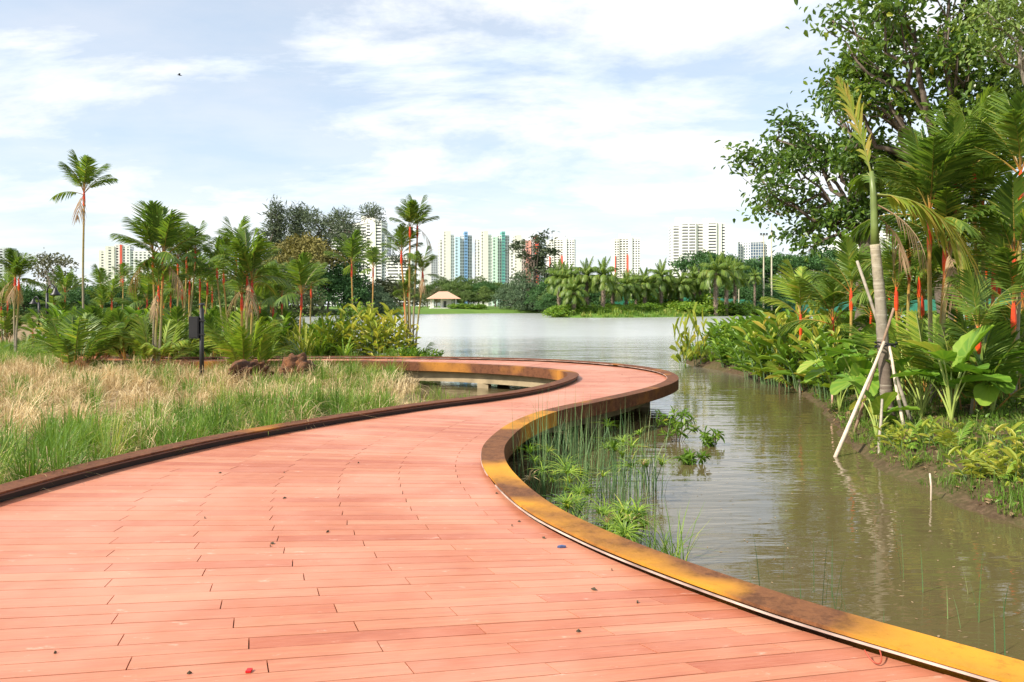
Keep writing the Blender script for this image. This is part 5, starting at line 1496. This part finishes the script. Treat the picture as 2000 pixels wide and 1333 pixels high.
m.build('ground_cover', M_SHRUB, None, label='low leafy ground cover in patches on the right bank', category='ground cover', kind='stuff')
# thin stakes in and by the water
for x, y0, y1, r, mm, lab in ((1522, 640, 757, 0.020, M_WOODB, 'thin dark stake standing in the water at the channel bend'), (1535, 645, 745, 0.018, M_WOODB, 'second thin stake beside the one at the channel bend'), (1625, 752, 803, 0.022, plain('pink_stake_paint', (0.75, 0.45, 0.35), 0.6), 'short pink topped marker stake at the water edge'),
                             (1817, 925, 978, 0.010, M_WOODP, 'thin pale stick at the foot of the near right slope'), (1600, 640, 740, 0.016, M_WOODB, 'thin stake among the leafy plants near the bank edge')):
    Lq = onz(x, y1, ZW); H = (y1-y0)*Lq.y/FPX
    m = MB(); m.tube([(0, 0, -0.4), (0.01, 0, H*0.5), (-0.005, 0, H)], r, 7); o = m.build('marker_stake', mm, None, True, loc=Lq); o['label'] = lab; o['category'] = 'stake'

# ------------------------------------------------------------------ water plants in the pocket
g = np.random.default_rng(121)
def reeds(name, label, cx, cy, rx, ry, n, h, seed, matl=M_REED, lean=(0.10, 0.10), wd=0.008):
    g = np.random.default_rng(seed)
    a = g.uniform(0, 2*PI, n); r = np.sqrt(g.random(n))
    X = cx+rx*r*np.cos(a); Y = cy+ry*r*np.sin(a)
    k = sdist(DECK, X, Y) < -0.26; X, Y = X[k], Y[k]; n = len(X)
    m = MB()
    H = h*g.uniform(0.35, 1.1, n)+0.1
    blades(m, np.stack([X, Y, np.full(n, ZW-0.1)], -1), H, g.uniform(0, 2*PI, n), np.abs(g.normal(*lean, n)), np.full(n, wd), np.clip(g.normal(0.5, 0.25, n), 0, 1), 3)
    m.build(name, matl, None, label=label, category='reeds', kind='stuff')
reeds('reeds', 'dense bed of thin green reeds standing in the water pocket', 1.0, 9.4, 0.75, 1.2, 430, 1.0, 1, lean=(0.16, 0.16))
reeds('reeds', 'reeds rising beside the rusty kerb in the pocket', 0.55, 10.6, 0.5, 0.7, 70, 1.15, 2, lean=(0.16, 0.16))
reeds('reeds', 'thin scattered reeds at the inner end of the pocket', 0.25, 9.3, 0.35, 0.8, 50, 1.15, 3, lean=(0.16, 0.16))
reeds('reeds', 'sparse single reeds in the near channel', 2.7, 5.6, 1.0, 0.9, 34, 0.62, 4)
Lq = onz(1300, 1105, ZW); reeds('water_grass', 'tuft of long green grass in the water beside the near kerb', Lq.x, Lq.y, 0.16, 0.16, 60, 0.62, 5, M_GRASS, (0.6, 0.35), 0.012)
def umbel_mesh(seed, n, ln, mt_):
    g = np.random.default_rng(seed); m = MB()
    a = np.arange(n)*2.4
    blades(m, np.zeros((n, 3)), ln*g.uniform(0.6, 1.1, n)*0.75, a, g.uniform(0.7, 2.2, n), np.full(n, 0.013), np.clip(g.normal(0.55, 0.22, n), 0, 1), 3, 0.1)
    return m.mesh('umbel', mt_)
UMB = [umbel_mesh(600+i, 18+4*i, 0.22, M_SHRUB) for i in range(3)] + [umbel_mesh(610, 14, 0.2, M_STRAW)]
def papyrus(label, x, y, n, h, seed, group):
    r = random.Random(seed); Lq = onz(x, y, ZW)
    t = thing('umbrella_sedge', label, 'sedge', Lq, 0, None, group)
    for q in range(n):
        a = r.uniform(0, 6.28); l = r.uniform(0.05, 0.3); H = h*r.uniform(0.55, 1.1)
        e = (l*math.cos(a), l*math.sin(a), H)
        m = MB(); m.tube([(e[0]*0.3, e[1]*0.3, -0.1), (e[0]*0.6, e[1]*0.6, H*0.5), e], 0.005, 4, 0.5); m.build('stalk', M_REED, t)
        link('umbel', UMB[3 if r.random() < 0.15 else r.randrange(3)], t, e, (r.uniform(-0.4, 0.4), r.uniform(-0.4, 0.4), r.uniform(0, 6)), r.uniform(0.8, 1.3))
PG = 'umbrella sedges in the pocket'
for i, (x, y, n, h) in enumerate(((1125, 1010, 6, 0.48), (1070, 985, 5, 0.40), (1110, 1030, 6, 0.28), (1065, 960, 5, 0.45), (1150, 1045, 5, 0.25), (1180, 1075, 5, 0.22), (1215, 950, 6, 0.62), (1205, 985, 5, 0.66), (1270, 960, 4, 0.35), (1210, 1055, 4, 0.25), (1245, 1070, 4, 0.2))):
    papyrus('umbrella sedge among the reeds inside the kerb bend', x, y, n, h, 30+i, PG)
def sprawl(label, x, y, n, spread_, h, seed):
    r = random.Random(seed); g = np.random.default_rng(seed); Lq = onz(x, y, ZW)
    t = thing('floating_weed', label, 'water plant', Lq, 0, None, 'sprawling weeds on the channel water')
    st = MB(); lv = MB()
    for q in range(n):
        a = r.uniform(0, 6.28); l = spread_*r.uniform(0.2, 1.0); H = h*r.uniform(0.2, 1.0)
        P = np.array([(0.2*l*math.cos(a), 0.2*l*math.sin(a), -0.05), (0.6*l*math.cos(a), 0.6*l*math.sin(a), H*0.8), (l*math.cos(a), l*math.sin(a), H)])
        st.tube(P, 0.005, 4, 0.4)
        k = 16; u = g.random(k)[:, None]; B = P[1]+(P[2]-P[1])*u
        leaves(lv, B, g.normal(size=(k, 3)), np.array([[0, 0, 1.0]])+g.normal(size=(k, 3))*0.5, g.uniform(0.06, 0.16, k), np.full(k, 0.02), np.clip(g.normal(0.3, 0.2, k), 0, 1), LEAF6, LEAF6F)
    st.build('stems', M_BARK, t); lv.build('foliage', M_SHRUB, t)
sprawl('larger sprawling dark weed in the channel right of the reeds', 1322, 862, 16, 0.42, 0.5, 3)
sprawl('weed with bare stems trailing from the larger one', 1345, 905, 8, 0.28, 0.12, 4)
sprawl('small separate weed tuft out in the channel', 1388, 870, 9, 0.22, 0.20, 5)
sprawl('weed beside the near kerb below the sedges', 1215, 1060, 9, 0.3, 0.25, 6)
# floating specks
n = 420
X = g.uniform(1.5, 6, n); Y = g.uniform(4, 14, n); k = (sdist(RIGHT, X, Y) < -0.1) & (sdist(DECK, X, Y) < -0.3); X, Y = X[k], Y[k]; n = len(X)
m = MB(); leaves(m, np.stack([X, Y, np.full(n, ZW+0.004)], -1), g.normal(size=(n, 3))*np.array([1, 1, 0]), np.tile([[0, 0, 1.0]], (n, 1)), g.uniform(0.012, 0.05, n), g.uniform(0.008, 0.02, n), g.uniform(0, 1, n), LEAF4*np.array([1, 1, 0.02]), LEAF4F)
m.build('floating_debris', M_DEAD, None, label='tiny leaf bits floating on the channel water', category='debris', kind='stuff')

# ------------------------------------------------------------------ small things on the deck, and a bird
def scrap(name, label, x, y, pts, material, z=0.006, group=None):
    Lq = onz(x, y, 0.0); n = len(pts)
    m = MB(); V = [(a, c, z+h) for a, c, h in pts] + [(a, c, 0.002) for a, c, h in pts]
    m.add(V, [tuple(range(n)), tuple(range(2*n-1, n-1, -1))] + [(j, n+j, n+(j+1) % n, (j+1) % n) for j in range(n)])
    o = m.build(name, material, None, loc=Lq); o['label'] = label; o['category'] = 'litter'
    if group: o['group'] = group
scrap('plastic_scrap', 'crumpled dark blue scrap on the deck near the right kerb', 1097, 1070, [(-0.03,-0.006,0.004),(-0.01,-0.014,0.009),(0.026,-0.008,0.004),(0.03,0.006,0.007),(0.0,0.006,0.012),(-0.024,0.012,0.005)], plain('blue_plastic', (0.05, 0.08, 0.18), 0.4))
scrap('red_scrap', 'tiny bright red square scrap at the bottom of the deck', 486, 1313, [(-0.011,-0.014,0.004),(0.011,-0.012,0.004),(0.012,0.014,0.006),(-0.01,0.015,0.005)], plain('red_plastic', (0.65, 0.01, 0.012), 0.4))
gb = random.Random(71)
M_TWIG = plain('dark_leaf_bit', (0.06, 0.05, 0.03), 0.9)
for x, y in ((400,1013),(532,1063),(528,1068),(108,1277),(1062,1052),(555,924),(430,925),(556,974),(1160,1153),(1195,1115),(1245,1178),(1130,1235),(370,1317),(970,965),(961,922),(1000,1028),(1014,1020),(1215,733),(640,1040),(700,905)):
    a = gb.uniform(0, 6); l = gb.uniform(0.008, 0.02); w_ = l*gb.uniform(0.25, 0.5); ca, sa = math.cos(a), math.sin(a)
    scrap('fallen_leaf', 'tiny dark fallen leaf bit lying on the pink deck boards', x, y, [(ca*l, sa*l, 0.003), (-sa*w_, ca*w_, 0.012), (-ca*l, -sa*l, 0.004), (sa*w_, -ca*w_, 0.01)], M_TWIG, 0.003, 'leaf bits on the deck')

Lq = onz(1722, 1287, 0.0); m = MB()
a_ = np.linspace(0.2, PI-0.2, 14)
m.tube([(Lq.x-0.05+0.035*math.cos(q), Lq.y-0.075*math.sin(q), 0.055-0.045*math.sin(q)) for q in a_], 0.0035, 6)
m.build('loose_wire', plain('red_wire', (0.35, 0.06, 0.03), 0.5), walk, True)
bp = at(350, 147, 90)
bird = thing('bird', 'small dark bird gliding high in the sky on the left', 'bird', bp, R(20))
m = MB(); m.tube([(-0.22, 0, 0), (-0.1, 0, 0.01), (0.05, 0, 0), (0.18, 0, -0.02), (0.32, 0, -0.02)], [0.02, 0.05, 0.07, 0.045, 0.01], 8); m.build('body', M_BLACK, bird, True)
for s in (-1, 1):
    m = MB(); m.add([(-0.10, s*0.03, 0.01), (0.10, s*0.03, 0.01), (0.14, s*0.30, 0.12), (0.02, s*0.62, 0.05), (-0.05, s*0.32, 0.11)], [(0, 1, 2, 4), (4, 2, 3)]); m.build('wing', M_BLACK, bird)

# ------------------------------------------------------------------ rows of look-alikes are told apart by their order
ORD = 'leftmost,second,third,fourth,fifth,sixth,seventh,eighth,ninth,tenth,eleventh,twelfth,thirteenth,fourteenth,fifteenth,sixteenth,seventeenth,eighteenth,nineteenth,twentieth'.split(',')
fam = {}
for o in SC.objects:
    if o.parent is None and o.get('group') and o.get('label') and o.get('kind') != 'stuff':
        fam.setdefault((o['group'], o['label']), []).append(o)
for (gname, lab), os_ in fam.items():
    if 1 < len(os_) <= 20:
        os_.sort(key=lambda o: o.location.x/max(o.location.y, 0.5))
        for i, o in enumerate(os_):
            o['label'] = lab + (', leftmost one' if i == 0 else ', rightmost one' if i == len(os_)-1 else ', ' + ORD[i] + ' from the left')
